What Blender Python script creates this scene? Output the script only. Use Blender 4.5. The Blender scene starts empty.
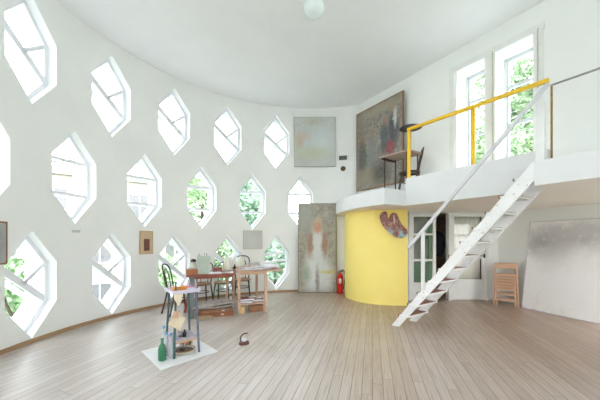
import bpy, bmesh, math, random
from mathutils import Vector, Matrix, noise
from mathutils.geometry import delaunay_2d_cdt
random.seed(7)
scn = bpy.context.scene
COL = scn.collection
PI = math.pi
CAMZ = 1.41; F = 282.7; Y0 = 239.5
CX, CY, R = 0.369, 3.632, 4.039
H = 4.975
# ---------------------------------------------------------------- positions read off the photograph
def on_floor(x, y, z=0.0):
    Y = F*(CAMZ-z)/(y-Y0); return Vector(((x-300)/F*Y, Y, z))
def at_depth(x, y, Y):
    return Vector(((x-300)/F*Y, Y, CAMZ-(y-Y0)/F*Y))
def on_round_wall(x):
    t = (x-300)/F
    a = 1+t*t; b = -2*(CX*t+CY); c = CX*CX+CY*CY-R*R
    Y = (-b+math.sqrt(b*b-4*a*c))/(2*a); return t*Y, Y
# ---------------------------------------------------------------- materials
def s2l(c):
    return tuple(((v/255)/12.92 if v/255 <= .04045 else ((v/255+.055)/1.055)**2.4) for v in c)
class N:
    def __init__(s, name):
        s.m = bpy.data.materials.new(name); s.m.use_nodes = True
        s.t = s.m.node_tree; s.b = s.t.nodes['Principled BSDF']
    def n(s, typ, **kw):
        o = s.t.nodes.new(typ)
        for k, v in kw.items():
            if k.startswith('i_'):
                kk = k[2:]; kk = int(kk) if kk.isdigit() else kk.replace('_', ' ')
                o.inputs[kk].default_value = v
            else: setattr(o, k, v)
        return o
    def l(s, a, b): s.t.links.new(a, b)
    def coords(s, which='Object', scale=(1, 1, 1), rot=(0, 0, 0)):
        tc = s.n('ShaderNodeTexCoord'); mp = s.n('ShaderNodeMapping')
        mp.inputs['Scale'].default_value = scale; mp.inputs['Rotation'].default_value = rot
        s.l(tc.outputs[which], mp.inputs[0]); return mp.outputs[0]
    def math(s, op, a, b=None, clamp=False):
        m = s.n('ShaderNodeMath', operation=op, use_clamp=clamp)
        for i, v in enumerate((a, b)):
            if v is None: continue
            if isinstance(v, (int, float)): m.inputs[i].default_value = v
            else: s.l(v, m.inputs[i])
        return m.outputs[0]
    def mix(s, fac, a, b, blend='MIX'):
        m = s.n('ShaderNodeMix', data_type='RGBA', blend_type=blend)
        for sock, v in ((m.inputs[0], fac), (m.inputs[6], a), (m.inputs[7], b)):
            if isinstance(v, (int, float)): sock.default_value = v
            elif isinstance(v, tuple): sock.default_value = (*v[:3], 1)
            else: s.l(v, sock)
        return m.outputs[2]
    def noise(s, vec, scale, detail=4, rough=.55):
        o = s.n('ShaderNodeTexNoise'); o.inputs['Scale'].default_value = scale
        o.inputs['Detail'].default_value = detail; o.inputs['Roughness'].default_value = rough
        s.l(vec, o.inputs['Vector']); return o.outputs[0]
    def ramp(s, f, lo, hi):
        m = s.n('ShaderNodeMapRange'); m.inputs[1].default_value = lo; m.inputs[2].default_value = hi
        s.l(f, m.inputs[0]); return m.outputs[0]
    def bump(s, h, strength=.2, dist=.01):
        b = s.n('ShaderNodeBump'); b.inputs['Strength'].default_value = strength; b.inputs['Distance'].default_value = dist
        s.l(h, b.inputs['Height']); s.l(b.outputs[0], s.b.inputs['Normal'])
MC = {}
def M(name, c, rough=.6, c2=None, scale=6, amt=.5, bump=.1, metal=0, spec=.5, stretch=(1, 1, 1), trans=0):
    if name in MC: return MC[name]
    k = N(name)
    c = s2l(c); c2 = s2l(c2) if c2 else tuple(v*.85 for v in c)
    v = k.coords(scale=stretch)
    nz = k.noise(v, scale)
    f = k.math('MULTIPLY', k.ramp(nz, .35, .7), amt)
    k.l(k.mix(f, c, c2), k.b.inputs['Base Color'])
    k.b.inputs['Roughness'].default_value = rough; k.b.inputs['Metallic'].default_value = metal
    k.b.inputs['Specular IOR Level'].default_value = spec
    k.b.inputs['Transmission Weight'].default_value = trans
    if bump: k.bump(nz, bump, .004)
    MC[name] = k.m; return k.m
def chipped(name, c, chip, thr=.62, scale=9, rough=.5, stretch=(1, 1, 1)):
    k = N(name); v = k.coords(scale=stretch)
    nz = k.noise(v, scale, 6, .65); big = k.noise(v, 2.0, 2)
    f = k.math('MULTIPLY', k.ramp(nz, thr, thr+.03), k.ramp(big, .40, .55), True)
    base = k.mix(k.noise(v, 3), s2l(c), tuple(x*.9 for x in s2l(c)))
    k.l(k.mix(f, base, s2l(chip)), k.b.inputs['Base Color'])
    k.b.inputs['Roughness'].default_value = rough; k.bump(nz, .15, .004)
    return k.m
def plaster(name, c, c2):
    k = N(name); v = k.coords()
    a = k.noise(v, .9, 5, .6); b = k.noise(v, 14, 4, .6)
    col = k.mix(k.ramp(a, .35, .75), s2l(c), s2l(c2))
    k.l(col, k.b.inputs['Base Color']); k.b.inputs['Roughness'].default_value = .75
    k.b.inputs['Specular IOR Level'].default_value = .25
    k.bump(k.math('ADD', k.math('MULTIPLY', a, 3), b), .18, .006)
    return k.m
def floor_mat():
    k = N('worn_floorboards')
    ang = math.atan(.256)
    v = k.coords(rot=(0, 0, ang))
    sep = k.n('ShaderNodeSeparateXYZ'); k.l(v, sep.inputs[0])
    u = k.math('DIVIDE', sep.outputs[0], .098)
    fl = k.math('FLOOR', u); fr = k.math('FRACT', u)
    # staggered board ends
    wn = k.n('ShaderNodeTexWhiteNoise', noise_dimensions='1D'); k.l(fl, wn.inputs['W'])
    yy = k.math('ADD', k.math('DIVIDE', sep.outputs[1], 3.1), k.math('MULTIPLY', wn.outputs[0], 7))
    fy = k.math('FLOOR', yy); fry = k.math('FRACT', yy)
    cmb = k.n('ShaderNodeCombineXYZ'); k.l(fl, cmb.inputs[0]); k.l(fy, cmb.inputs[1])
    w2 = k.n('ShaderNodeTexWhiteNoise', noise_dimensions='3D'); k.l(cmb.outputs[0], w2.inputs[0])
    r = w2.outputs[0]
    mp = k.n('ShaderNodeMapping'); mp.inputs['Scale'].default_value = (22, 1.1, 1); k.l(v, mp.inputs[0])
    ad = k.n('ShaderNodeVectorMath', operation='ADD'); k.l(mp.outputs[0], ad.inputs[0]); k.l(w2.outputs[1], ad.inputs[1])
    grain = k.noise(ad.outputs[0], 2.2, 7, .7)
    big = k.noise(v, .55, 4, .6)
    pale = k.mix(r, s2l((203, 194, 190)), s2l((191, 180, 174)))
    tan = k.mix(r, s2l((178, 156, 140)), s2l((160, 138, 122)))
    # worn pale paint is rubbed off towards the far right side
    g0 = k.n('ShaderNodeTexCoord'); sp = k.n('ShaderNodeSeparateXYZ'); k.l(g0.outputs['Object'], sp.inputs[0])
    side = k.math('ADD', k.math('MULTIPLY', sp.outputs[0], .16), k.math('MULTIPLY', sp.outputs[1], .05))
    wear = k.ramp(k.math('ADD', k.math('ADD', k.math('MULTIPLY', big, .9), side), k.math('MULTIPLY', grain, .35)), .65, 1.35)
    col = k.mix(wear, pale, tan)
    col = k.mix(k.math('MULTIPLY', k.ramp(grain, .48, .68), .33), col, s2l((120, 100, 84)))
    edge = k.math('MINIMUM', fr, k.math('SUBTRACT', 1.0, fr))
    gap = k.math('SUBTRACT', 1.0, k.ramp(edge, .012, .05), True)
    ee = k.math('MINIMUM', fry, k.math('SUBTRACT', 1.0, fry))
    gap2 = k.math('SUBTRACT', 1.0, k.ramp(ee, .0005, .0012), True)
    g = k.math('MAXIMUM', gap, gap2)
    col = k.mix(k.math('MULTIPLY', g, .62), col, s2l((78, 64, 54)))
    k.l(col, k.b.inputs['Base Color'])
    k.l(k.math('ADD', k.math('MULTIPLY', grain, .25), .20), k.b.inputs['Roughness'])
    k.bump(k.math('SUBTRACT', k.math('MULTIPLY', grain, .3), g), .35, .003)
    return k.m
def painting(name, w, h, base, blobs, nscale=5, speck=None):
    """canvas in local x (across) / z (up); blobs = (cx, cz, rx, rz, colour, softness)"""
    k = N(name); v = k.coords()
    n1 = k.noise(v, nscale, 6, .65); n2 = k.noise(v, nscale*3.1, 5, .7)
    col = k.mix(k.ramp(n1, .35, .65), s2l(base[0]), s2l(base[1]))
    col = k.mix(k.math('MULTIPLY', k.ramp(n2, .5, .66), .6), col, s2l(base[2]))
    nv = k.n('ShaderNodeTexNoise'); nv.inputs['Scale'].default_value = 7; nv.inputs['Detail'].default_value = 4; k.l(v, nv.inputs[0])
    off = k.n('ShaderNodeVectorMath', operation='MULTIPLY_ADD'); k.l(nv.outputs[1], off.inputs[0])
    off.inputs[1].default_value = (.14, 0, .14); off.inputs[2].default_value = (-.07, 0, -.07)
    ad = k.n('ShaderNodeVectorMath', operation='ADD'); k.l(off.outputs[0], ad.inputs[0]); k.l(v, ad.inputs[1])
    for cx, cz, rx, rz, c, soft in blobs:
        m = k.n('ShaderNodeMapping'); m.vector_type = 'POINT'
        m.inputs['Location'].default_value = (-cx/rx, 0, -cz/rz); m.inputs['Scale'].default_value = (1/rx, 0, 1/rz)
        k.l(ad.outputs[0], m.inputs[0])
        ln = k.n('ShaderNodeVectorMath', operation='LENGTH'); k.l(m.outputs[0], ln.inputs[0])
        f = k.math('SUBTRACT', 1.0, k.ramp(ln.outputs[1], 1-soft, 1+soft), True)
        f = k.math('MULTIPLY', f, k.ramp(n2, .2, .5))
        col = k.mix(f, col, s2l(c))
    k.l(col, k.b.inputs['Base Color']); k.b.inputs['Roughness'].default_value = .65
    k.bump(n2, .2, .003)
    return k.m
def glass_mat():
    k = N('window_glass'); t = k.t
    t.nodes.remove(k.b)
    tr = k.n('ShaderNodeBsdfTransparent'); tr.inputs[0].default_value = (.90, .93, .93, 1)
    gl = k.n('ShaderNodeBsdfGlossy'); gl.inputs['Roughness'].default_value = .04
    mx = k.n('ShaderNodeMixShader'); mx.inputs[0].default_value = .06
    k.l(tr.outputs[0], mx.inputs[1]); k.l(gl.outputs[0], mx.inputs[2])
    k.l(mx.outputs[0], t.nodes['Material Output'].inputs[0]); return k.m
GLASS = glass_mat()
WALL = plaster('wall_plaster', (243, 245, 244), (236, 238, 237))
CEIL = plaster('ceiling_plaster', (245, 246, 247), (239, 241, 243))
FRAME2 = M('tall_window_paint', (206, 210, 214), .5, (192, 197, 203), 8, .5)
REVEAL = M('reveal_paint', (250, 251, 252), .6, (244, 246, 248), 3, .5)
FRAMEP = M('window_frame_paint', (236, 238, 243), .45, (222, 226, 233), 8, .5)
WHITE = M('white_paint', (236, 237, 236), .5, (220, 221, 220), 5, .5)
MEZZ = plaster('mezzanine_plaster', (228, 230, 232), (216, 219, 222))
SOFFIT = plaster('soffit_plaster', (250, 244, 240), (244, 237, 232))
YEL = M('yellow_wall_paint', (255, 235, 138), .6, (253, 230, 128), 4, .6)
YRAIL = chipped('yellow_rail_paint', (240, 194, 30), (120, 90, 60), .70, 12)
CHIP = chipped('white_chipped_paint', (238, 238, 240), (172, 118, 98), .62, 26, .5)
BROWN = M('brown_floor_paint', (122, 78, 66), .5, (150, 104, 90), 12, .6)
BASEB = M('baseboard_wood', (178, 146, 112), .5, (152, 118, 88), 9, .6, stretch=(1, 1, 6))
FLOORM = floor_mat()
# ---------------------------------------------------------------- mesh building
class MB:
    def __init__(s): s.bm = bmesh.new(); s.mats = []
    def mi(s, m):
        if m not in s.mats: s.mats.append(m)
        return s.mats.index(m)
    def box(s, c, d, rot=None, m=None, bev=0.0):
        c = Vector(c); r = bmesh.ops.create_cube(s.bm, size=1)
        vs = r['verts']
        mat = Matrix.Translation(c) @ (rot.to_4x4() if rot else Matrix.Identity(4)) @ Matrix.Diagonal((*d, 1))
        bmesh.ops.transform(s.bm, matrix=mat, verts=vs)
        fs = {f for v in vs for f in v.link_faces}
        for f in fs: f.material_index = s.mi(m) if m else 0
        if bev:
            es = {e for f in fs for e in f.edges}
            bmesh.ops.bevel(s.bm, geom=list(es), offset=bev, segments=2, affect='EDGES', profile=.6)
        return s
    def beam(s, a, b, w, h, m=None, bev=0.0, up=(0, 0, 1)):
        """box from a to b, w sideways, h along up"""
        a = Vector(a); b = Vector(b); d = b-a; L = d.length; d.normalize()
        u = Vector(up); sd = d.cross(u)
        if sd.length < 1e-4: sd = d.cross(Vector((1, 0, 0)))
        sd.normalize(); u = sd.cross(d)
        rot = Matrix((d, sd, u)).transposed()
        return s.box((a+b)/2, (L, w, h), rot, m, bev)
    def tube(s, pts, r, seg=10, closed=False, m=None, smooth=True, cap=True):
        pts = [Vector(p) for p in pts]; n = len(pts)
        rr = r if isinstance(r, (list, tuple)) else [r]*n
        tans = []
        for i in range(n):
            a = pts[(i-1) % n] if (closed or i > 0) else pts[i]
            b = pts[(i+1) % n] if (closed or i < n-1) else pts[i]
            tans.append((b-a).normalized())
        t = tans[0]; x = t.orthogonal().normalized(); rings = []
        for i in range(n):
            t2 = tans[i]; x = (x - t2*x.dot(t2)).normalized(); y = t2.cross(x)
            rings.append([s.bm.verts.new(pts[i]+(x*math.cos(2*PI*k/seg)+y*math.sin(2*PI*k/seg))*rr[i]) for k in range(seg)])
        mi = s.mi(m) if m else 0
        for i in range(n if closed else n-1):
            A, B = rings[i], rings[(i+1) % n]
            for k in range(seg):
                f = s.bm.faces.new((A[k], A[(k+1) % seg], B[(k+1) % seg], B[k])); f.smooth = smooth; f.material_index = mi
        if cap and not closed:
            for rg, rev in ((rings[0], True), (rings[-1], False)):
                f = s.bm.faces.new(list(reversed(rg)) if rev else rg); f.material_index = mi
        return s
    def lathe(s, prof, c=(0, 0, 0), seg=24, m=None, axis=None, smooth=True):
        """prof = [(r, z)...] about local z through c"""
        c = Vector(c); rings = []; q = axis.to_4x4() if axis else Matrix.Identity(4); mi = s.mi(m) if m else 0
        for r, z in prof:
            if r < 1e-5: rings.append([s.bm.verts.new(c+(q @ Vector((0, 0, z))))])
            else: rings.append([s.bm.verts.new(c+(q @ Vector((r*math.cos(2*PI*k/seg), r*math.sin(2*PI*k/seg), z)))) for k in range(seg)])
        for A, B in zip(rings, rings[1:]):
            if len(A) == 1 and len(B) == 1: continue
            for k in range(seg):
                k2 = (k+1) % seg
                if len(A) == 1: f = s.bm.faces.new((A[0], B[k2], B[k]))
                elif len(B) == 1: f = s.bm.faces.new((A[k], A[k2], B[0]))
                else: f = s.bm.faces.new((A[k], A[k2], B[k2], B[k]))
                f.smooth = smooth; f.material_index = mi
        return s
    def prism(s, poly, z0, z1, m=None, mat=None, bev=0):
        """2-D outline extruded; mat places local (x, y, z)"""
        mt = mat or Matrix.Identity(4); mi = s.mi(m) if m else 0
        a = [s.bm.verts.new(mt @ Vector((x, y, z0))) for x, y in poly]
        b = [s.bm.verts.new(mt @ Vector((x, y, z1))) for x, y in poly]
        n = len(poly); fs = [s.bm.faces.new(list(reversed(a))), s.bm.faces.new(b)]
        for i in range(n): fs.append(s.bm.faces.new((a[i], a[(i+1) % n], b[(i+1) % n], b[i])))
        for f in fs: f.material_index = mi
        if bev: bmesh.ops.bevel(s.bm, geom=list({e for f in fs for e in f.edges}), offset=bev, segments=2, affect='EDGES')
        return s
    def quad(s, pts, m=None):
        f = s.bm.faces.new([s.bm.verts.new(Vector(p)) for p in pts]); f.material_index = s.mi(m) if m else 0; return s
    def sheet(s, fn, nu, nv, th=0.0, m=None, smooth=True):
        """grid surface fn(u,v)->Vector, given thickness th"""
        mi = s.mi(m) if m else 0
        g = [[Vector(fn(i/nu, j/nv)) for j in range(nv+1)] for i in range(nu+1)]
        def nrm(i, j):
            a = g[min(i+1, nu)][j]-g[max(i-1, 0)][j]; b = g[i][min(j+1, nv)]-g[i][max(j-1, 0)]
            n = a.cross(b); return n.normalized() if n.length > 1e-9 else Vector((0, 0, 1))
        A = [[s.bm.verts.new(g[i][j]+nrm(i, j)*th/2) for j in range(nv+1)] for i in range(nu+1)]
        B = [[s.bm.verts.new(g[i][j]-nrm(i, j)*th/2) for j in range(nv+1)] for i in range(nu+1)]
        for i in range(nu):
            for j in range(nv):
                f = s.bm.faces.new((A[i][j], A[i+1][j], A[i+1][j+1], A[i][j+1])); f.smooth = smooth; f.material_index = mi
                f = s.bm.faces.new((B[i][j], B[i][j+1], B[i+1][j+1], B[i+1][j])); f.smooth = smooth; f.material_index = mi
        for i in range(nu):
            for j, fl in ((0, 1), (nv, 0)):
                q = (A[i][j], B[i][j], B[i+1][j], A[i+1][j]); s.bm.faces.new(q if fl else q[::-1]).material_index = mi
        for j in range(nv):
            for i, fl in ((0, 0), (nu, 1)):
                q = (A[i][j], B[i][j], B[i][j+1], A[i][j+1]); s.bm.faces.new(q if fl else q[::-1]).material_index = mi
        return s
    def build(s, name, mat=None, parent=None, fix=True):
        me = bpy.data.meshes.new(name)
        if fix: bmesh.ops.recalc_face_normals(s.bm, faces=s.bm.faces)
        s.bm.to_mesh(me); s.bm.free()
        if s.mats:
            for m in s.mats: me.materials.append(m)
        elif mat: me.materials.append(mat)
        o = bpy.data.objects.new(name, me); COL.objects.link(o)
        if parent: o.parent = parent
        return o
def tag(o, label=None, cat=None, group=None, kind=None):
    if label: o['label'] = label
    if cat: o['category'] = cat
    if group: o['group'] = group
    if kind: o['kind'] = kind
    return o
def thing(name, loc, label, cat, rz=0, group=None):
    o = bpy.data.objects.new(name, None); COL.objects.link(o); o.location = loc; o.rotation_euler = (0, 0, rz)
    o.empty_display_size = .1
    return tag(o, label, cat, group)
def struct(o, label=None): o['kind'] = 'structure'; return tag(o, label)
def kids(o): return [c for c in bpy.data.objects if c.parent == o]
def copy_tree(o, parent=None):
    c = o.copy(); COL.objects.link(c); c.parent = parent
    for ch in kids(o): copy_tree(ch, c)
    return c
def catmull(p, n=8, closed=False):
    p = [Vector(q) for q in p]; out = []; m = len(p)
    for i in range(m if closed else m-1):
        g = lambda k: p[k % m] if closed else p[max(0, min(m-1, k))]
        a, b, c, d = g(i-1), g(i), g(i+1), g(i+2)
        for k in range(n):
            t = k/n
            out.append(.5*((2*b)+(c-a)*t+(2*a-5*b+4*c-d)*t*t+(3*b-a-3*c+d)*t**3))
    if not closed: out.append(p[-1])
    return out
# ================================================================ THE SETTING
KW = .6415                                   # upper right wall: x + KW*y = AW
AW, AP, AL = 6.36, 5.46, 4.95                # wall, parapet face, landing face
def wall_xy(a, y): return (a-KW*y, y)
TH = .50
PHI0, PHI1 = math.radians(-17.05), math.radians(262.4)
W_HW, W_HH, W_Q = .352, .736, .288
hexp = [(0, W_HH), (W_HW, W_Q), (W_HW, -W_Q), (0, -W_HH), (-W_HW, -W_Q), (-W_HW, W_Q)]
wins = []                                    # (angle, z centre, row)
for row in range(3):
    zc = CAMZ-.612+1.6*row
    for k in range(0, (14, 12, 14)[row]):  # end windows of bottom and top rows are unseen extras added for light
        kk = k + (.5 if row == 1 else 0)
        wins.append((.2506+kk*.3157, zc, row))
wins.append((.2506-.5*.3157, CAMZ-.612+1.6, 1))
def frame_at(phi):
    n = Vector((-math.sin(phi), math.cos(phi), 0)); u = n.cross(Vector((0, 0, 1))); return n, u
def round_wall():
    pts = []; edges = []; holes = []
    n = 128
    bot = []; top = []
    for i in range(n+1):
        a = PHI0+(PHI1-PHI0)*i/n
        bot.append(len(pts)); pts.append((a*R, 0)); top.append(len(pts)); pts.append((a*R, H+.05))
    for i in range(n): edges += [(bot[i], bot[i+1]), (top[i], top[i+1])]
    edges += [(bot[0], top[0]), (bot[n], top[n])]
    hidx = []
    for phi, zc, row in wins:
        ids = []
        for x, z in hexp:
            ids.append(len(pts)); pts.append(((phi-math.asin(x/R))*R, zc+z))
        hidx.append(ids)
        for j in range(6): edges.append((ids[j], ids[(j+1) % 6]))
    for i in range(1, n):
        a = PHI0+(PHI1-PHI0)*i/n
        for j in range(1, 15):
            z = H*j/15; ok = True
            for phi, zc, row in wins:
                dx = abs(a-phi)*R; dz = abs(z-zc)
                if dx < W_HW+.05 and dz < W_HH+.06-(W_HH-W_Q)*dx/W_HW*.95+.04: ok = False; break
            if ok: pts.append((a*R, z))
    r = delaunay_2d_cdt([Vector(p) for p in pts], edges, [], 0, 1e-6)
    vo, fo, orig = r[0], r[2], r[3]
    o2n = {}
    for ni, lst in enumerate(orig):
        for q in lst: o2n[q] = ni
    hole_of = {}
    for w, ids in enumerate(hidx):
        for q in ids: hole_of[o2n[q]] = w
    verts = []; outer = []
    for ni, p in enumerate(vo):
        a = p[0]/R; n_ = Vector((-math.sin(a), math.cos(a), 0))
        base = Vector((CX, CY, p[1]))
        verts.append(base+n_*R)
        if ni in hole_of:
            nn, _ = frame_at(wins[hole_of[ni]][0]); outer.append(verts[-1]+nn*TH)
        else: outer.append(base+n_*(R+TH))
    faces = []
    for f in fo:
        cx = sum(vo[i][0] for i in f)/3/R; cz = sum(vo[i][1] for i in f)/3
        hole = False
        for phi, zc, row in wins:
            dx = abs(cx-phi)*R; dz = abs(cz-zc)
            if dx < W_HW and dz < W_HH-(W_HH-W_Q)*dx/W_HW: hole = True; break
        if not hole: faces.append(tuple(f))
    nV = len(verts); V = verts+outer; Fc = []; kind = []
    for f in faces: Fc.append(f); kind.append(0)
    for f in faces: Fc.append(tuple(nV+i for i in reversed(f))); kind.append(1)
    for ids in hidx:                          # deep reveals with their own corners
        q = [o2n[i] for i in ids]
        for j in range(6):
            a, b = q[j], q[(j+1) % 6]; b0 = len(V)
            V += [verts[a], verts[b], outer[b], outer[a]]
            Fc.append((b0, b0+1, b0+2, b0+3)); kind.append(2)
    me = bpy.data.meshes.new('wall_left'); me.from_pydata([tuple(v) for v in V], [], Fc)
    me.materials.append(WALL); me.materials.append(REVEAL)
    nor = []
    for p in me.polygons:
        kd = kind[p.index]; p.material_index = 1 if kd == 2 else 0
        p.use_smooth = kd != 2
        for li in p.loop_indices:
            v = me.vertices[me.loops[li].vertex_index].co
            if kd == 2: nor.append(tuple(p.normal))
            else:
                d = Vector((v.x-CX, v.y-CY, 0)).normalized()
                s = 1 if p.normal.dot(d) > 0 else -1
                nor.append(tuple(d*s))
    me.normals_split_custom_set(nor)
    o = bpy.data.objects.new('wall_left', me); COL.objects.link(o); return struct(o)
round_wall()
# ---- hexagonal windows
def hexloop(sc_off):
    # hexagon pulled inwards by sc_off
    k = sc_off
    return [(0, W_HH-k*1.55), (W_HW-k, W_Q-k*.35), (W_HW-k, -W_Q+k*.35), (0, -W_HH+k*1.55), (-W_HW+k, -W_Q+k*.35), (-W_HW+k, W_Q-k*.35)]
def hex_window(i, phi, zc, row):
    n, u = frame_at(phi); up = Vector((0, 0, 1))
    c = Vector((CX, CY, zc))+n*R
    P = lambda x, z, d: c+u*x+up*z+n*d
    def ring(mb, d0, d1, w0, w1):
        A = hexloop(w0); B = hexloop(w1)
        vs = [[mb.bm.verts.new(P(*q, d)) for q in L] for L, d in ((A, d0), (B, d0), (B, d1), (A, d1))]
        for k in range(6):
            k2 = (k+1) % 6
            for a, b in ((0, 1), (1, 2), (2, 3), (3, 0)):
                mb.bm.faces.new((vs[a][k], vs[a][k2], vs[b][k2], vs[b][k]))
    mb = MB(); ring(mb, .12, .17, -.004, .055)
    root = struct(mb.build('window_%d' % i, FRAMEP))
    mb = MB(); ring(mb, .36, .40, -.004, .03); mb.build('outer_frame', FRAMEP, root)
    def bars(d, w1, w2, name, t=.035):
        L = hexloop(.03)
        if row == 1:
            segs = [((-W_HW+.03, W_Q-.02), (W_HW-.03, W_Q-.02), w2), ((-W_HW+.03, -W_Q+.02), (W_HW-.03, -W_Q+.02), w2)]
        elif row == 0 and phi < .3:
            segs = [((-W_HW+.03, .20), (W_HW-.03, .26), w2*1.2), ((-W_HW+.03, -.02), (W_HW-.03, .05), w2)]
        else:
            segs = [((-W_HW+.02, W_Q-.0), (W_HW-.02, -W_Q+.0), w1), ((0.0, 0.0), (W_HW-.03, W_Q-.02), w2)]
        for a, b, w in segs:
            m = MB(); m.beam(P(*a, d), P(*b, d), t, w, up=(0, 0, 1)); m.build(name, FRAMEP, root)
    bars(.145, .09, .05, 'glazing_bar'); bars(.38, .06, .034, 'outer_glazing_bar')
    for d in (.147,):
        m = MB(); L = hexloop(.03); m.bm.faces.new([m.bm.verts.new(P(*q, d)) for q in L]); m.build('pane', GLASS, root, fix=False)
for i, (phi, zc, row) in enumerate(wins): hex_window(i+1, phi, zc, row)
# ---- floor, ceiling
circ = [(CX-(R+.3)*math.sin(a), CY+(R+.3)*math.cos(a)) for a in [PHI0+(PHI1-PHI0)*i/60 for i in range(61)]]
mb = MB(); mb.prism(circ+[(6.1, 3.2), (6.1, 8.2), (1.7, 8.2)], -.2, 0); struct(mb.build('floor', FLOORM))
circ2 = [(CX-(R+.48)*math.sin(a), CY+(R+.48)*math.cos(a)) for a in [PHI0+(PHI1-PHI0)*i/60 for i in range(61)]]
mb = MB(); mb.prism(circ2+[(4.75, 3.15), (2.0, 7.9)], H, H+.2); struct(mb.build('ceiling', CEIL))
# ---- upper right wall with the tall balcony windows
def wall_right():
    ys = [2.95, 4.339, 4.777, 4.916, 5.32, 7.7]
    zs = [2.34, 2.345, 4.56, H+.02]
    mb = MB()
    nrm = Vector((1, KW, 0)).normalized()
    def blk(y0, y1, z0, z1):
        a = Vector((*wall_xy(AW, y0), 0))+nrm*.24; b = Vector((*wall_xy(AW, y1), 0))+nrm*.24
        a.z = b.z = (z0+z1)/2; mb.beam(a, b, .48, z1-z0)
    blk(ys[0], ys[1], 2.34, H); blk(ys[1], ys[4], 4.56, H); blk(ys[2], ys[3], 2.34, 4.56); blk(ys[4], ys[5], 2.34, H)
    return struct(mb.build('wall_right', WALL))
wall_right()
NW = Vector((1, KW, 0)).normalized(); TW = Vector((KW, -1, 0)).normalized()   # into the wall, along it towards the camera
def wp(y, z, d): v = Vector((*wall_xy(AW, y), z))+NW*d; return v
def balcony_window(idx, ya, yb):
    # ya near side, yb far side
    mb = MB(); zb, zt = 2.34, 4.56; d = .38
    A = wp(ya, 0, d); B = wp(yb, 0, d); L = (B-A).length; t = (B-A).normalized()
    def P(s, z, dd=0): v = A+t*s+NW*dd; v.z = z; return v
    def bar(m, s0, z0, s1, z1, w, th=.05, dd=0): m.beam(P(s0, z0, dd), P(s1, z1, dd), th if abs(z1-z0) < 1e-6 else w, w if abs(z1-z0) < 1e-6 else th, up=(0, 0, 1) if abs(z1-z0) < 1e-6 else tuple(NW))
    w = .065
    bar(mb, 0, zt-w/2, L, zt-w/2, w); bar(mb, 0, zb+.06, L, zb+.06, .12)
    bar(mb, w/2, zb+.12, w/2, zt-w, w); bar(mb, L-w/2, zb+.12, L-w/2, zt-w, w)
    root = struct(mb.build('window_%d' % idx, FRAME2))
    for z in (4.05, 3.40, 2.80):
        m = MB(); bar(m, w, z, L-w, z, .055, .03); m.build('glazing_bar', FRAME2, root)
    m = MB(); m.bm.faces.new([m.bm.verts.new(P(s, z)) for s, z in ((w, zb+.1), (L-w, zb+.1), (L-w, zt-w), (w, zt-w))]); m.build('pane', GLASS, root, fix=False)
    # open inner casement folded back on the far side
    m = MB(); f0 = P(L-.015, 0, -.02)
    m.beam(Vector((f0.x, f0.y, zb+.1)), Vector((f0.x, f0.y, zt-.06)), .03, .05, up=tuple(NW)); m.build('sash_edge', WHITE, root)
    m = MB(); h = P(w+.03, 3.30, -.05); m.beam(h, h+Vector((0, 0, .12)), .012, .02); m.build('window_handle', M('handle_metal', (170, 165, 155), .35, metal=.7), root)
balcony_window(len(wins)+1, 4.339, 4.777); balcony_window(len(wins)+2, 4.916, 5.32)
tn = 1
def trim(mb, mat):
    global tn
    o = struct(mb.build('trim_%d' % tn, mat)); tn += 1; return o
# casing round the pair of tall windows
for (ya, yb, z0, z1) in ((4.20, 5.45, 4.56, 4.66),):
    mb = MB(); mb.beam(wp(ya+.02, (z0+z1)/2, -.012), wp(yb-.02, (z0+z1)/2, -.012), .025, z1-z0)
    mb.beam(wp(5.39, 2.36, -.01), wp(5.39, 4.56, -.01), .09, .02, up=tuple(NW)); mb.beam(wp(4.27, 2.36, -.01), wp(4.27, 4.56, -.01), .09, .02, up=tuple(NW))
    mb.beam(wp(4.847, 2.36, -.01), wp(4.847, 4.56, -.01), .10, .02, up=tuple(NW))
    trim(mb, WHITE)
CORDM = M('beige_cord', (206, 196, 172), .8, (180, 168, 140), 30, .7)
for y_, lab in ((4.283, 'beige draught strip beside the right-hand tall upstairs window'), (4.80, 'beige draught strip between the two tall upstairs windows')):
    mb = MB(); mb.tube([wp(y_, 2.40+.1*k, -.028) + TW*random.uniform(-.003, .003) for k in range(23)], .007, 6)
    tag(mb.build('draught_strip', CORDM), lab, 'draught strip')
# ---- mezzanine slab, parapet, landing
zS, zM, zP = 2.05, 2.34, 2.57
balc = [Vector((x, y, 0)) for x, y in ((.99, 7.75), (.915, 7.1), (.955, 6.5), (1.13, 5.87), (1.33, 5.42), (1.53, 5.10))]
balc = [(p.x, p.y) for p in catmull(balc, 6)]
lc = Vector((2.79, 3.37)); lb = (3.145, 3.607)
outline = balc+[(2.0, 5.355), (AP-KW*3.607, 3.607), (lc.x, lc.y), wall_xy(AL, 1.60), (4.30, 1.75), (4.62, 2.9), (6.05, 3.4), (6.05, 6.72), (2.4, 6.72), (1.85, 7.9)]
mb = MB(); mb.prism([(x, y) for x, y in outline], zS, zM)
for f in mb.bm.faces: f.material_index = 0
mz = mb.build('mezzanine', MEZZ); struct(mz)
mz.data.materials.append(SOFFIT)
for p in mz.data.polygons:
    if p.normal.z < -.9: p.material_index = 1
mb = MB()
y_a, y_b = 5.38, 3.60
a = Vector((*wall_xy(AP, y_a), 0))+NW*.06; b = Vector((*wall_xy(AP, y_b), 0))+NW*.06
a.z = b.z = (zM+zP)/2; mb.beam(a, b, .12, zP-zM, bev=.008); struct(mb.build('wall_parapet', MEZZ))
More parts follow.
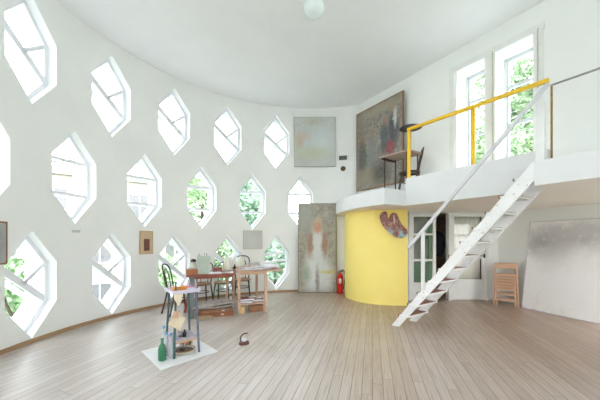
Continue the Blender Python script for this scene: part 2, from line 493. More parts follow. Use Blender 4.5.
# ---- lower walls
mb = MB()
mb.box((2.42, 6.65, 1.025), (.24, .12, 2.05)); mb.box((4.56, 6.65, 1.025), (.44, .12, 2.05))
struct(mb.build('wall_back', WALL))
def lw(y): return 4.86+.394*(6.0-y)
mb = MB(); nl = Vector((1, .394, 0)).normalized()
a = Vector((lw(6.75), 6.75, 1.025))+nl*.1; b = Vector((lw(3.55), 3.55, 1.025))+nl*.1
mb.beam(a, b, .2, 2.05); struct(mb.build('wall_under_mezzanine', WALL))
# front wall under the mezzanine; unseen window added to light that space
fa = Vector((6.0, 3.52, 0)); fb = Vector((4.42, 2.98, 0)); fe = (fb-fa).normalized(); fl_ = (fb-fa).length
mb = MB()
def fseg(s0, s1, z0, z1, w=.2, m=None): 
    (m or mb).beam(fa+fe*s0+Vector((0, 0, (z0+z1)/2)), fa+fe*s1+Vector((0, 0, (z0+z1)/2)), w, z1-z0)
fseg(0, .12, 0, 2.05); fseg(fl_-.2, fl_, 0, 2.05); fseg(.12, fl_-.2, 0, .12); fseg(.12, fl_-.2, 1.98, 2.05)
struct(mb.build('wall_front', WALL))
mb = MB()
for z in (.15, 1.06, 1.95): fseg(.12, fl_-.2, z-.03, z+.03, .06)
for s_ in (.12, fl_/2-.07, fl_-.26): fseg(s_, s_+.06, .18, 1.92, .06)
added_window = struct(mb.build('window_%d' % (len(wins)+3), WHITE))
mb = MB(); q0 = fa+fe*.15; q1 = fa+fe*(fl_-.23); mb.quad([(q0.x, q0.y, .15), (q1.x, q1.y, .15), (q1.x, q1.y, 1.95), (q0.x, q0.y, 1.95)]); mb.build('pane', GLASS, added_window, fix=False)
# passage behind the glazed doors
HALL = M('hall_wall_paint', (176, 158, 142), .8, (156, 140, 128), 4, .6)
mb = MB(); mb.box((3.35, 7.95, 1.02), (2.3, .1, 2.04)); mb.box((4.45, 7.3, 1.02), (.1, 1.3, 2.04)); mb.box((2.26, 7.3, 1.02), (.1, 1.3, 2.04)); mb.box((3.35, 7.36, 2.09), (2.3, 1.27, .13))
struct(mb.build('wall_passage', HALL))
# yellow round stair enclosure
mb = MB(); yc = Vector((2.10, 7.0)); yr = .98
arc = [(yc.x+yr*math.cos(math.radians(t)), yc.y+yr*math.sin(math.radians(t))) for t in [145+ (282-145)*i/48 for i in range(49)]]
inn = [(yc.x+(yr-.1)*math.cos(math.radians(t)), yc.y+(yr-.1)*math.sin(math.radians(t))) for t in [282-(282-145)*i/48 for i in range(49)]]
mb.prism(arc+inn, 0, zS)
yw = struct(mb.build('wall_yellow', YEL))
for p in yw.data.polygons: p.use_smooth = abs(p.normal.z) < .5
yw.data.set_sharp_from_angle(angle=math.radians(30))
mb = MB(); mb.beam((2.29, 6.09, 1.025), (2.47, 6.62, 1.025), .07, 2.05); trim(mb, WHITE)
# baseboards
def bb_round(p0, p1, name, h=.055, t=.02):
    n = 60; mb = MB()
    A = [PHI0+(PHI1-PHI0)*(p0+(p1-p0)*i/n) for i in range(n+1)]
    o = [(CX-(R+.005)*math.sin(a), CY+(R+.005)*math.cos(a)) for a in A]; q = [(CX-(R-t)*math.sin(a), CY+(R-t)*math.cos(a)) for a in A]
    mb.prism(o+q[::-1], 0, h); return struct(mb.build(name, BASEB))
bb_round(.03, 1, 'baseboard_left')
mb = MB(); mb.beam(Vector((lw(6.57), 6.57, .03))-nl*.01, Vector((lw(3.6), 3.6, .03))-nl*.01, .02, .06); mb.box((4.5, 6.58, .03), (.3, .02, .06))
struct(mb.build('baseboard_right', WHITE))
# ---- doors under the mezzanine
def dP(x): return (x-300)/F*6.59
mb = MB()      # door frame round both
mb.box((2.545, 6.60, 1.02), (.05, .14, 2.04)); mb.box((3.475, 6.60, 1.02), (.07, .14, 2.04)); mb.box((4.335, 6.60, 1.02), (.05, .14, 2.04))
mb.box((3.44, 6.60, 2.045), (1.84, .14, .03)); trim(mb, WHITE)
def glazed_door(name, x0, x1, rails, bottom, st, y, mat, z1=2.02):
    mb = MB()
    for x in (x0+st/2, x1-st/2): mb.box((x, y, z1/2+.005), (st, .045, z1), bev=.004)
    for z, h in rails: mb.box(((x0+x1)/2, y, z), (x1-x0-2*st, .04, h))
    mb.box(((x0+x1)/2, y, z1-.04), (x1-x0-2*st, .045, .08))
    mb.box(((x0+x1)/2, y, bottom/2+.01), (x1-x0-2*st, .03, bottom))
    o = struct(mb.build(name, mat))
    m = MB(); m.quad([(x0+st, y, bottom), (x1-st, y, bottom), (x1-st, y, z1-.07), (x0+st, y, z1-.07)]); m.build('pane', GLASS, o, fix=False)
    return o
d1 = glazed_door('door_1', 2.575, 3.16, ((1.53, .05), (.93, .05), (.38, .06)), .35, .07, 6.59, WHITE)
d2 = glazed_door('door_2', 3.515, 4.305, ((1.50, .05), (.99, .05), (.45, .07)), .42, .07, 6.59, WHITE)
m = MB(); m.box((4.27, 6.55, 1.03), (.02, .03, .09)); m.tube([(4.27, 6.53, 1.03), (4.20, 6.53, 1.03)], .008, 8); m.build('door_handle', M('dark_iron', (50, 46, 44), .4, metal=.6), d2)
m = MB(); m.sheet(lambda u, v: (3.59+.64*u, 6.64+.004*math.sin(u*40), .42+1.53*v), 60, 4, .003); m.build('curtain', M('beige_curtain', (246, 242, 232), .9, (238, 232, 222), 3, .5), d2)
GREEN = M('green_door_paint', (104, 146, 108), .5, (90, 128, 98), 5, .6)
d3 = glazed_door('door_3', 2.56, 3.20, ((1.45, .06), (.80, .09)), .75, .09, 6.86, GREEN, 2.03)
m = MB(); m.quad([(2.62, 6.90, .05), (3.16, 6.90, .05), (3.16, 6.90, 1.98), (2.62, 6.90, 1.98)]); m.build('backing_panel', M('grey_backing', (196, 190, 180), .7, (160, 160, 150), 3, .7), d3)
# jacket hanging on the passage wall
t = thing('jacket', (3.30, 6.95, 1.0), 'dark blue-black jacket hanging in the passage behind the glazed door', 'jacket')
m = MB()
prof = [(0, .62, .05, .04), (.06, .58, .15, .07), (.2, .5, .19, .09), (.4, .3, .18, .09), (.6, .1, .19, .08), (.7, 0, .2, .07)]
def jk(u, v):
    i = v*(len(prof)-1); k = min(int(i), len(prof)-2); f = i-k
    z = prof[k][1]*(1-f)+prof[k+1][1]*f; rx = prof[k][2]*(1-f)+prof[k+1][2]*f; ry = prof[k][3]*(1-f)+prof[k+1][3]*f
    a = 2*PI*u; w = 1+.1*math.sin(a*5+v*3)
    return (rx*math.cos(a)*w, ry*math.sin(a)*w, z)
JK = M('dark_cloth', (44, 46, 56), .9, (30, 32, 40), 8, .6)
m.sheet(jk, 36, 18, .006); m.build('body', JK, t)
for sx in (-1, 1):
    m = MB(); m.tube(catmull([(sx*.13, 0, .55), (sx*.2, 0, .45), (sx*.22, .01, .25), (sx*.2, .02, .05)], 5), [.055]*6+[.05]*6+[.045]*4, 12); m.build('sleeve', JK, t)
m = MB(); m.tube([(0, .0, .60), (0, .3, .66), (0, .93, .68)], .008, 8); m.build('hook', MC['dark_iron'], t)
# thermometer-like plate and round switch on the round wall, small tags
def wall_item(x, y0, y1, x1=None, off=.012):
    xm = x if x1 is None else (x+x1)/2
    X, Y = on_round_wall(xm); phi = math.atan2(-(X-CX), Y-CY); n, u = frame_at(phi)
    dd = Y
    z0 = CAMZ-(y1-Y0)/F*dd; z1 = CAMZ-(y0-Y0)/F*dd
    w = 0
    if x1 is not None:
        # width of a flat panel tangent to the wall seen between x and x1
        def hit(px):
            t = (px-300)/F; # point on tangent line: (X,Y)+u*s ; X+u.x s = t (Y+u.y s)
            return (t*Y-X)/(u.x-t*u.y)
        w = hit(x1)-hit(x)
    return Vector((X, Y, 0)), n, u, z0, z1, w
def plate(name, x0, x1, y0, y1, mat, label, cat, th=.02):
    p, n, u, z0, z1, w = wall_item(x0, y0, y1, x1)
    o = thing(name, (p.x, p.y, z0), label, cat, math.atan2(u.y, u.x))
    return o, w, z1-z0
o, w, h = plate('wall_plate', 339, 347, 156, 160, None, 'small dark grey plate on the white wall right of the upper painting', 'wall plate')
m = MB(); m.box((0, -.02, h/2), (w, .03, h), bev=.004); m.build('plate', M('dark_plate', (70, 70, 66), .4, (120, 120, 116), 20, .6), o)
o, w, h = plate('bell', 340.8, 345.4, 166.3, 171, None, 'small round brass bell button below the dark wall plate', 'bell')
m = MB(); m.lathe([(0, .03), (w*.2, .03), (w*.25, .02), (w*.5, .014), (w*.55, 0)], (0, -.004, h/2), 20, axis=Matrix.Rotation(PI/2, 3, 'X')); m.build('button', M('old_brass', (120, 104, 74), .35, (70, 60, 48), 30, .6, metal=.6), o)
o, w, h = plate('wall_tag', 72, 80, 230, 232.6, None, 'small grey paper tag under the second window of the middle row', 'tag')
m = MB(); m.box((0, -.006, h/2), (w, .006, h)); m.build('tag_card', M('grey_card', (206, 206, 204), .7), o)
# ================================================================ PICTURES
WOODF = M('brown_frame_wood', (146, 104, 78), .5, (120, 82, 60), 10, .6)
def picture(name, loc, rz, w, h, mat, label, frame=.02, th=.03, fmat=None, lean=0, cat='painting'):
    o = thing(name, loc, label, cat, rz); o.rotation_euler = (lean, 0, rz)
    m = MB(); m.box((0, 0, h/2), (w-2*frame, th*.8, h-2*frame)); c = m.build('canvas', mat, o)
    if frame:
        m = MB()
        for x in (-1, 1): m.box((x*(w/2-frame/2), 0, h/2), (frame, th, h), bev=.002)
        for z in (frame/2, h-frame/2): m.box((0, 0, z), (w-2*frame, th, frame), bev=.002)
        m.build('frame', fmat or WOODF, o)
    return o
pm = painting('pale_abstract', 1.12, 1.33, ((192, 197, 195), (206, 209, 206), (174, 180, 172)),
    [(-.36, .80, .22, .10, (206, 190, 178), .6), (-.42, .64, .10, .12, (200, 182, 168), .6), (0, 1.2, .2, .1, (186, 186, 172), .5), (.2, .6, .3, .4, (212, 220, 220), .7), (-.1, .35, .4, .15, (196, 200, 176), .8)], 3)
picture('painting', (.40, 7.60, 3.37), 0, 1.12, 1.33, pm, 'pale grey-blue abstract canvas hung high left of the room corner', .012, .03, M('grey_edge', (170, 168, 158), .6))
pm = painting('standing_figure', 1.02, 2.36, ((150, 146, 136), (184, 181, 170), (116, 108, 98)),
    [(0, 1.0, .24, .75, (206, 212, 212), .4), (-.14, .45, .2, .5, (214, 220, 222), .5), (.2, .42, .2, .42, (212, 218, 220), .5), (0, .3, .05, .35, (150, 150, 150), .5),
     (-.19, 1.30, .09, .34, (166, 132, 116), .4), (.19, 1.30, .08, .34, (164, 130, 116), .4), (0, 1.35, .11, .30, (214, 218, 218), .4),
     (.0, 1.74, .11, .16, (204, 150, 122), .35), (0, 1.92, .12, .07, (196, 176, 150), .5), (.3, .55, .2, .05, (204, 196, 120), .7), (-.3, .5, .12, .2, (156, 170, 156), .6), (-.35, 2.0, .2, .3, (170, 172, 166), .8)], 6)
picture('painting', (.462, 7.50, 0), 0, 1.03, 2.375, pm, 'tall painting of a pale robed figure standing on the floor', .02, .035, M('grey_brown_frame', (140, 128, 110), .6), lean=-.022)
pm = painting('group_scene', 1.6, 2.0, ((126, 122, 116), (162, 157, 146), (84, 72, 66)),
    [(-.5, 1.25, .09, .14, (150, 122, 106), .3), (-.18, 1.32, .07, .11, (156, 126, 108), .3), (.22, 1.5, .07, .12, (154, 124, 108), .3), (.45, 1.72, .07, .11, (160, 134, 116), .3),
     (-.5, .8, .13, .4, (96, 98, 92), .3), (-.18, .85, .12, .42, (128, 132, 130), .3), (.20, 1.1, .12, .34, (90, 96, 100), .3), (.46, 1.25, .15, .36, (84, 84, 92), .3),
     (.36, .86, .12, .17, (146, 80, 84), .3), (.5, 1.5, .05, .2, (200, 200, 196), .4), (-.3, .3, .4, .2, (150, 142, 122), .6), (.1, .35, .25, .25, (88, 84, 80), .6), (0, 1.85, .6, .1, (160, 150, 130), .6)], 8)
ya, yb = 7.37, 6.16
A = Vector((*wall_xy(AW-.15, ya), 0)); B = Vector((*wall_xy(AW-.15, yb), 0)); mid = (A+B)/2; d = B-A
picture('painting', (mid.x, mid.y, 2.66), math.atan2(d.y, d.x), d.length, 2.0, pm, 'large dark group painting with a red skirt, upstairs in the corner', .025, .04)
def wall_picture(x0, x1, y0, y1, mat, label, frame, fmat, th=.025, cat='painting'):
    p, n, u, z0, z1, w = wall_item(x0, y0, y1, x1)
    q = p-n*(th/2+.012+abs(w)*.02)
    return picture('painting', (q.x, q.y, z0), math.atan2(u.y, u.x), abs(w), z1-z0, mat, label, frame, th, fmat, cat=cat)
pm = painting('small_brown_study', .4, .4, ((214, 190, 158), (206, 180, 146), (196, 168, 134)), [(.9, .9, .01, .01, (96, 56, 46), .12)], 8)
PSM = wall_picture(139, 152, 231, 254, pm, 'small tan mounted picture with dark brown centre between lower windows', .015, M('tan_mount', (196, 168, 134), .6))
m = MB(); m.box((0, -.014, .185), (.115, .006, .235)); m.box((0, -.018, .20), (.03, .004, .15), m=None); m.build('print', M('dark_brown_print', (92, 58, 50), .6, (134, 84, 74), 14, .8), PSM)
pm = painting('small_grey_canvas', .5, .5, ((196, 197, 194), (188, 190, 187), (180, 180, 178)), [(0, .2, .2, .18, (202, 203, 200), .7)], 6)
wall_picture(243, 262, 230.5, 249, pm, 'small grey canvas on the round wall above the cluttered workbench', .012, M('tan_edge', (190, 178, 156), .6))
pm = painting('left_edge_sketch', .5, .6, ((188, 190, 186), (172, 174, 170), (150, 150, 146)), [(.0, .3, .1, .2, (150, 150, 148), .7)], 5)
wall_picture(-18, 4.5, 221, 265, pm, 'grey picture in brown frame cut by the left edge of the photo', .02, WOODF)
# leaning big canvas at right
pm = painting('white_leaning_panel', 2.3, 1.77, ((238, 236, 236), (229, 227, 229), (220, 217, 219)),
    [(-.78, 1.35, .34, .22, (160, 160, 160), .8), (-.62, 1.2, .2, .3, (174, 174, 176), .9), (-.2, 1.45, .3, .2, (178, 176, 176), .9), (.1, 1.6, .8, .1, (192, 190, 190), .8), (-.2, .7, .7, .4, (238, 237, 240), .8), (-.85, .01, .2, .012, (206, 170, 206), .6)], 2.2)
a = Vector((4.57, 5.82, 0)); dr = Vector((.375, -1, 0)).normalized(); b = a+dr*2.15; mid = (a+b)/2
picture('canvas_board', (mid.x, mid.y, 0), math.atan2(dr.y, dr.x), 2.15, 1.80, pm, 'huge blank white canvas board leaning on the wall under the mezzanine', .012, .035, M('white_lilac_edge', (196, 190, 200), .6), lean=-.15, cat='canvas')
# ================================================================ STAIR, RAILS
def stair():
    t = thing('staircase', (1.7, 4.8, 0), 'steep open white staircase with chipped paint rising to the mezzanine', 'staircase')
    inv = Matrix.Translation((-1.7, -4.8, 0))
    foot = Vector((1.53, 4.62, 0)); top = Vector((2.80, 3.365, 2.30))
    hd = Vector((top.x-foot.x, top.y-foot.y, 0)); run = hd.length; hd.normalize(); sd = Vector((-hd.y, hd.x, 0))  # to the right of the climb
    sd = Vector((.82, .57, 0)); W = .50
    L = lambda v: v-Vector((1.7, 4.8, 0))
    for off, nm in ((0.02, 'stringer'), (W, 'stringer')):
        # board in the vertical plane of hd
        b = .10; p = []
        pts = [(-.04, 0), (.08, 0), (run+.0, 2.13), (run+.0, 2.335), (run-.03, 2.335)]
        mt = Matrix.Identity(4)
        mt.col[0] = (*hd, 0); mt.col[1] = (0, 0, 1, 0); mt.col[2] = (*sd, 0)
        o3 = L(foot+sd*off); mt.col[3] = (*o3, 1)
        m = MB(); m.prism(pts, -.018, .018, mat=mt, bev=.003); m.build(nm, CHIP, t)
    n = 11
    for i in range(1, n+1):
        z = 2.34*i/(n+1); s = run*i/(n+1)+.03
        c = foot+hd*s+sd*(W/2+.01); c.z = z; c = L(c)
        m = MB(); rot = Matrix((hd, sd, Vector((0, 0, 1)))).transposed()
        m.box(c+Vector((0, 0, 0)), (.17, W+.03, .026), rot, m=WHITE, bev=.003)
        m.box(c-hd*.005+Vector((0, 0, .0145)), (.18, W-.05, .005), rot, m=BROWN)
        m.box(c-hd*.088+Vector((0, 0, .003)), (.012, W+.05, .030), rot, m=BROWN)
        m.build('tread', None, t)
    # handrail and its post
    p0 = Vector((1.70, 4.45, 1.275)); p1 = Vector((2.89, 3.29, 3.225))
    m = MB(); m.beam(L(p0), L(p1), .045, .05, bev=.012); m.build('handrail', M('rail_grey_paint', (212, 212, 216), .45, (190, 190, 196), 9, .6), t)
    q = foot+hd*.47; zz = .47/run*2.34
    m = MB(); q1 = Vector((q.x, q.y, zz+.03)); f = (q.x-p0.x)/(p1.x-p0.x); m.beam(L(q1), L(Vector((q.x, q.y, p0.z+(p1.z-p0.z)*((q-foot).dot(hd)-(p0-foot).dot(hd))/((p1-p0).dot(hd))))), .045, .045, up=(1, 0, 0), bev=.006)
    m.build('post', M('post_white', (226, 227, 230), .5), t)
stair()
t = thing('landing_post', (2.945, 3.455, zM), 'square white post at the top of the stair', 'post')
m = MB(); m.box((0, 0, .45), (.085, .085, .90), Matrix.Rotation(.57, 3, 'Z'), bev=.008); m.build('post', WHITE, t)
m = MB(); m.box((0, 0, .905), (.10, .10, .018), Matrix.Rotation(.57, 3, 'Z'), bev=.004); m.build('cap', WHITE, t)
PR = lambda y, z, d=.06: Vector((*wall_xy(AP, y), z))+NW*d
t = thing('yellow_railing', (PR(5.36, zP).x, PR(5.36, zP).y, zP), 'yellow painted steel railing on the mezzanine parapet', 'railing')
o_ = Vector(t.location)
zr = CAMZ+2.07
m = MB(); m.beam(PR(5.38, zr+.03)-o_, PR(3.60, zr-.02)-o_, .05, .05, bev=.006); m.build('top_rail', YRAIL, t)
for y_ in (5.355, 4.38):
    m = MB(); m.beam(PR(y_, zP)-o_, PR(y_, zr)-o_, .055, .04, bev=.005, up=tuple(NW)); m.build('post', YRAIL, t)
t = thing('thin_railing', tuple(PR(3.57, zM, .02)), 'thin grey rail with rusty post right of the stair top', 'railing')
o_ = Vector(t.location)
m = MB(); m.tube([PR(3.57, CAMZ+1.955, .02)-o_, PR(2.2, CAMZ+1.945, .02)-o_], .013, 10); m.build('rail', M('thin_rail_metal', (176, 178, 178), .4, (140, 130, 120), 12, .6, metal=.3), t)
m = MB(); m.tube([PR(3.57, zM, .02)-o_, PR(3.57, CAMZ+1.96, .02)-o_], .012, 10); m.build('post', M('rusty_metal', (176, 134, 62), .6, (110, 70, 50), 20, .8), t)
# brown step on the landing
t = thing('wooden_step', (3.42, 3.66, zM), 'low dark brown wooden step on the stair landing', 'step')
m = MB(); m.box((0, 0, .10), (.2, .24, .03), Matrix.Rotation(.5, 3, 'Z'), bev=.004); m.build('top_board', BROWN, t)
m = MB(); m.box((0, 0, .043), (.16, .2, .085), Matrix.Rotation(.5, 3, 'Z')); m.build('riser', BROWN, t)
# ================================================================ FURNITURE
DARKW = M('dark_bentwood', (74, 54, 46), .35, (54, 40, 36), 10, .6)
GREENW = M('green_painted_wood', (56, 92, 78), .45, (44, 66, 60), 8, .7)
SEATW = M('worn_seat_wood', (164, 132, 104), .5, (130, 100, 78), 8, .7)
def bentwood(loc, rz, label, mat, seatm, h=.92, group=None):
    t = thing('bentwood_chair', loc, label, 'chair', rz, group)      # faces local +y, back at -y
    sh = .45; r = .20
    m = MB(); m.lathe([(0, sh-.012), (r-.03, sh-.012), (r-.025, sh-.03), (r, sh-.03), (r+.006, sh-.01), (r, sh+.006), (r-.03, sh+.008), (r-.04, sh-.002), (0, sh-.002)], seg=32)
    m.build('seat', seatm, t)
    for sx in (-1, 1):
        m = MB(); m.tube(catmull([(sx*.14, .14, sh-.02), (sx*.155, .17, .3), (sx*.18, .21, 0)], 5), [.017-.0005*k for k in range(11)], 10); m.build('leg', mat, t)
        m = MB(); m.tube(catmull([(sx*.155, -.15, sh+.0), (sx*.165, -.18, .28), (sx*.185, -.25, 0)], 5), [.016]*11, 10); m.build('leg', mat, t)
    hoop = [(-.155, -.15, sh), (-.175, -.19, .62), (-.17, -.235, h-.1), (-.11, -.255, h-.015), (0, -.26, h), (.11, -.255, h-.015), (.17, -.235, h-.1), (.175, -.19, .62), (.155, -.15, sh)]
    m = MB(); m.tube(catmull(hoop, 6), .0135, 10); m.build('back_hoop', mat, t)
    ih = [(-.075, -.175, sh), (-.085, -.20, .62), (-.08, -.235, h-.17), (0, -.25, h-.08), (.08, -.235, h-.17), (.085, -.20, .62), (.075, -.175, sh)]
    m = MB(); m.tube(catmull(ih, 6), .009, 8); m.build('inner_hoop', mat, t)
    m = MB(); m.tube([(.155*math.cos(2*PI*k/28), .165*math.sin(2*PI*k/28)+0, .26) for k in range(28)], .009, 8, closed=True); m.build('stretcher', mat, t)
    return t
bentwood((-2.33, 5.44, 0), -.75, 'dark bentwood chair with tall hoop back behind the green-legged stand', DARKW, SEATW, .95)
bentwood((-2.16, 6.20, 0), PI, 'brown bentwood chair behind the left end of the worktable', DARKW, SEATW, .74+.16)
bentwood((-1.74, 6.42, 0), PI, 'green-legged bentwood chair tucked behind the middle of the worktable', GREENW, SEATW, .88)
bentwood((-1.40, 6.86, 0), PI+.2, 'black bentwood chair nearest the wall behind the workbench', M('black_bentwood', (44, 40, 40), .35), SEATW, 1.0)
bentwood((2.25, 5.82, zM), 1.30, 'dark bentwood chair on the mezzanine under the small table', DARKW, DARKW, .92)
# mezzanine table
tz = zM+.80
t = thing('small_table', (2.06, 5.76, zM), 'small wooden flap-top table on the mezzanine beside the yellow post', 'table')
c4 = [Vector((1.645, 5.88, 0)), Vector((2.05, 6.16, 0)), Vector((2.475, 5.62, 0)), Vector((2.07, 5.34, 0))]
t.location = (2.08, 5.84, zM)
m = MB(); m.prism([(p.x-2.06, p.y-5.76) for p in c4[::-1]], .785, .81); m.build('tabletop', M('grey_brown_wood', (190, 164, 148), .6, (160, 134, 120), 9, .6, stretch=(1, 5, 1)), t)
cen = Vector((2.06, 5.76, 0))
m = MB()
for k in (0,):
    a = (c4[k]-cen)*.86; b = (c4[(k+1) % 4]-cen)*.86; m.beam(Vector((a.x, a.y, .765)), Vector((b.x, b.y, .765)), .02, .04)
m.build('apron', DARKW, t)
for p in c4:
    q = (p-cen)*.74; m = MB(); m.tube([(q.x, q.y, .785), (q.x, q.y, 0)], [.016, .012], 8); m.build('leg', DARKW, t)
t = thing('lamp', (2.215, 5.66, zM+.81), 'black disc-shaped lamp on a thin stand behind the yellow post', 'lamp')
m = MB(); m.lathe([(0, .02), (.05, .018), (.055, 0), (0, 0)]); m.build('base', DARKW, t)
m = MB(); m.tube([(0, 0, .01), (0, 0, .50)], .008, 8); m.build('pole', DARKW, t)
m = MB(); m.lathe([(0, .525), (.05, .522), (.2, .497), (.215, .488), (.20, .488), (.05, .512), (0, .514)], seg=36); m.build('lamp_shade', M('black_enamel', (52, 50, 50), .35), t)
# pendant
c = at_depth(314, 7.5, 4.0)
t = thing('pendant_lamp', (c.x, c.y, c.z), 'white glass globe pendant lamp hanging from the ceiling', 'lamp')
prof = [(.045, .12)]+[(.152*math.sin(math.radians(a)), .13*math.cos(math.radians(a))) for a in range(20, 181, 8)]+[(0, -.13)]
m = MB(); m.lathe(prof, seg=36); m.build('globe', M('milky_glass', (232, 242, 245), .15, (224, 236, 240), 3, .4, 0), t)
m = MB(); m.tube([(0, 0, .11), (0, 0, H-c.z)], .018, 12); m.lathe([(.05, .17), (.055, .11), (0, .11)]); m.build('stem', M('lamp_stem', (120, 130, 124), .4), t)
# ---- worktable (left) and bench (right)
REDW = M('red_brown_wood', (150, 84, 62), .45, (120, 64, 50), 8, .7, stretch=(1, 6, 1))
PALEW = M('pale_workbench_wood', (206, 172, 148), .6, (180, 144, 120), 8, .7, stretch=(1, 1, 4))
GREYW = M('grey_painted_wood', (120, 124, 128), .6, (96, 98, 104), 8, .7)
a0 = Vector((-2.00, 4.965, 0)); a1 = Vector((-1.20, 5.29, 0)); e = (a1-a0).normalized(); pe = Vector((-e.y, e.x, 0))
t = thing('worktable', tuple(a0), 'long red-brown topped worktable crowded with painting tools', 'table', math.atan2(e.y, e.x))
L_ = (a1-a0).length
m = MB(); m.box((L_/2, .36, .762), (L_, .72, .03), bev=.005); m.build('tabletop', REDW, t)
m = MB(); m.box((L_/2, .05, .725), (L_-.1, .025, .05)); m.box((L_/2, .67, .725), (L_-.1, .025, .05)); m.box((.06, .36, .725), (.025, .6, .05)); m.build('apron', REDW, t)
m = MB(); m.beam((.10, .06, .745), (.10, .06, 0), .075, .06, up=(0, 1, 0), bev=.004); m.build('leg', GREYW, t)['label'] = 'grey painted leg'
m = MB(); m.beam((.13, .62, .745), (-.02, .52, .0), .05, .035, up=(0, 1, 0), bev=.004); m.build('leg', M('red_leg_paint', (168, 74, 62), .5), t)['label'] = 'red leaning leg'
m = MB(); m.beam((L_-.08, .62, .745), (L_-.08, .62, 0), .04, .04, up=(0, 1, 0), bev=.004); m.build('leg', PALEW, t)
m = MB(); m.beam((.06, .06, .745), (.06, .06, .0), .001, .001, up=(0, 1, 0)); m.bm.free()
b0 = Vector((-1.19, 5.27, 0)); b1 = Vector((-.32, 5.57, 0)); e2 = (b1-b0).normalized(); p2 = Vector((-e2.y, e2.x, 0))
t = thing('workbench', tuple(b0), 'pale wooden workbench with a low shelf of books, papers on top', 'table', math.atan2(e2.y, e2.x))
L2 = (b1-b0).length; D2 = 1.12
m = MB(); m.box((L2/2, D2/2, .805), (L2, D2, .026), bev=.004); m.build('tabletop', PALEW, t)
m = MB(); m.box((.30, .06, .765), (.5, .02, .055)); m.box((.30, D2-.1, .765), (.5, .02, .055)); m.box((.57, D2/2, .765), (.02, D2-.2, .055)); m.build('apron', PALEW, t)
for x, y in ((.06, .06), (.57, .06), (.06, D2-.1), (.57, D2-.1)):
    m = MB(); m.box((x, y, .396), (.05, .05, .792), bev=.004); m.build('leg', PALEW, t)
m = MB(); m.box((.315, .22, .175), (.46, .34, .022)); m.build('shelf', PALEW, t)
RB = lambda x, y, z: Vector((b0.x, b0.y, 0))+e2*x+p2*y+Vector((0, 0, z))
RA = lambda x, y, z: Vector((a0.x, a0.y, 0))+e*x+pe*y+Vector((0, 0, z))
angA, angB = math.atan2(e.y, e.x), math.atan2(e2.y, e2.x)
PAPER = M('white_paper', (232, 232, 236), .8, (216, 216, 222), 10, .6)
CREAM = M('cream_paper', (226, 212, 186), .8, (206, 188, 158), 10, .6)
def sheet_obj(name, loc, rz, w, d, mat, label, cat='paper', curl=.01, z=0, grp=None, tilt=0):
    ph = random.random()*6
    m = MB(); m.sheet(lambda u, v: ((u-.5)*w, (v-.5)*d, curl*(1+math.sin(u*4+ph)*math.cos(v*3+ph))+.002), 10, 10, .0015)
    o = m.build(name, mat); o.location = loc; o.rotation_euler = (tilt, 0, rz); return tag(o, label, cat, grp)
# papers on the bench
G1 = 'loose papers on the workbench'
for i, (x, y, w, d, rz, mt) in enumerate(((.15, .14, .24, .2, .3, PAPER), (.38, .12, .26, .18, -.1, PAPER), (.55, .2, .3, .22, .15, PAPER), (.30, .42, .3, .3, .6, PAPER), (.60, .55, .34, .3, .2, PAPER), (.42, .75, .26, .3, .9, CREAM), (.18, .72, .24, .26, .1, PAPER))):
    sheet_obj('paper_sheet', RB(x, y, .82+.004*i), angB+rz, w, d, mt, 'loose paper sheet scattered on the pale workbench top', grp=G1, curl=.006)
for i, (x, y, w, d, hh, rz, mt, lb) in enumerate(((.70, .30, .26, .32, .05, .2, PAPER, 'stack of white papers at the right end of the workbench'), (.70, .66, .28, .22, .035, -.2, M('grey_folder', (186, 188, 194), .7), 'grey folder behind the paper stack on the workbench'), (.5, .93, .22, .16, .045, .5, M('lilac_box', (206, 200, 214), .7), 'pale lilac box at the back of the workbench'))):
    m = MB(); nn = 5
    for k in range(nn):
        m.box((random.uniform(-.012, .012), random.uniform(-.012, .012), hh*(k+.5)/nn), (w, d, hh/nn*.92), Matrix.Rotation(random.uniform(-.08, .08), 3, 'Z'))
    o = m.build('paper_stack', mt); o.location = RB(x, y, .852); o.rotation_euler.z = angB+rz; tag(o, lb, 'papers')
# books, block and box on and under the low shelf
BK = [((110, 44, 48), .40, .10, .30, .045, .1, 'dark red book lying flat at the left of the bench shelf'), ((60, 48, 50), .22, .12, .24, .05, -.3, 'black book under the dark red one on the bench shelf'),
      ((206, 196, 184), .32, .18, .13, .02, .5, 'cream booklet on top of the books on the bench shelf'), ((126, 54, 60), .44, .24, .24, .05, -.1, 'wine red book at the right of the bench shelf'), ((224, 222, 220), .46, .24, .11, .02, .3, 'white pamphlet on the wine red book')]
zz = {0: .186+.051, 1: .186, 2: .186+.097, 3: .186, 4: .186+.051}
for i, (c_, x, y, w, hh, rz, lb) in enumerate(BK):
    o = thing('book', tuple(RB(x if i != 0 else .2, .15 if i < 3 else .24, zz[i])), lb, 'book', angB+rz)
    cm = M('book_cover_%s' % 'abcde'[i], c_, .5)
    m = MB(); m.box((0, 0, hh-.003), (w, w*.7, .005)); m.box((0, 0, .003), (w, w*.7, .005)); m.box((-w/2+.003, 0, hh/2), (.006, w*.7, hh-.001)); m.build('cover', cm, o)
    m = MB(); m.box((.003, 0, hh/2), (w-.016, w*.66, hh-.012)); m.build('pages', PAPER, o)
BOXW = M('box_wood', (166, 118, 82), .55, (136, 90, 60), 8, .6, stretch=(1, 5, 1))
m = MB(); m.box((0, 0, .065), (.07, .07, .13), bev=.004); o = m.build('wood_block', M('yellow_wood', (226, 186, 130), .6)); o.location = RB(.13, .10, 0); o.rotation_euler.z = angB; tag(o, 'yellow wooden block standing under the bench shelf', 'wood block')
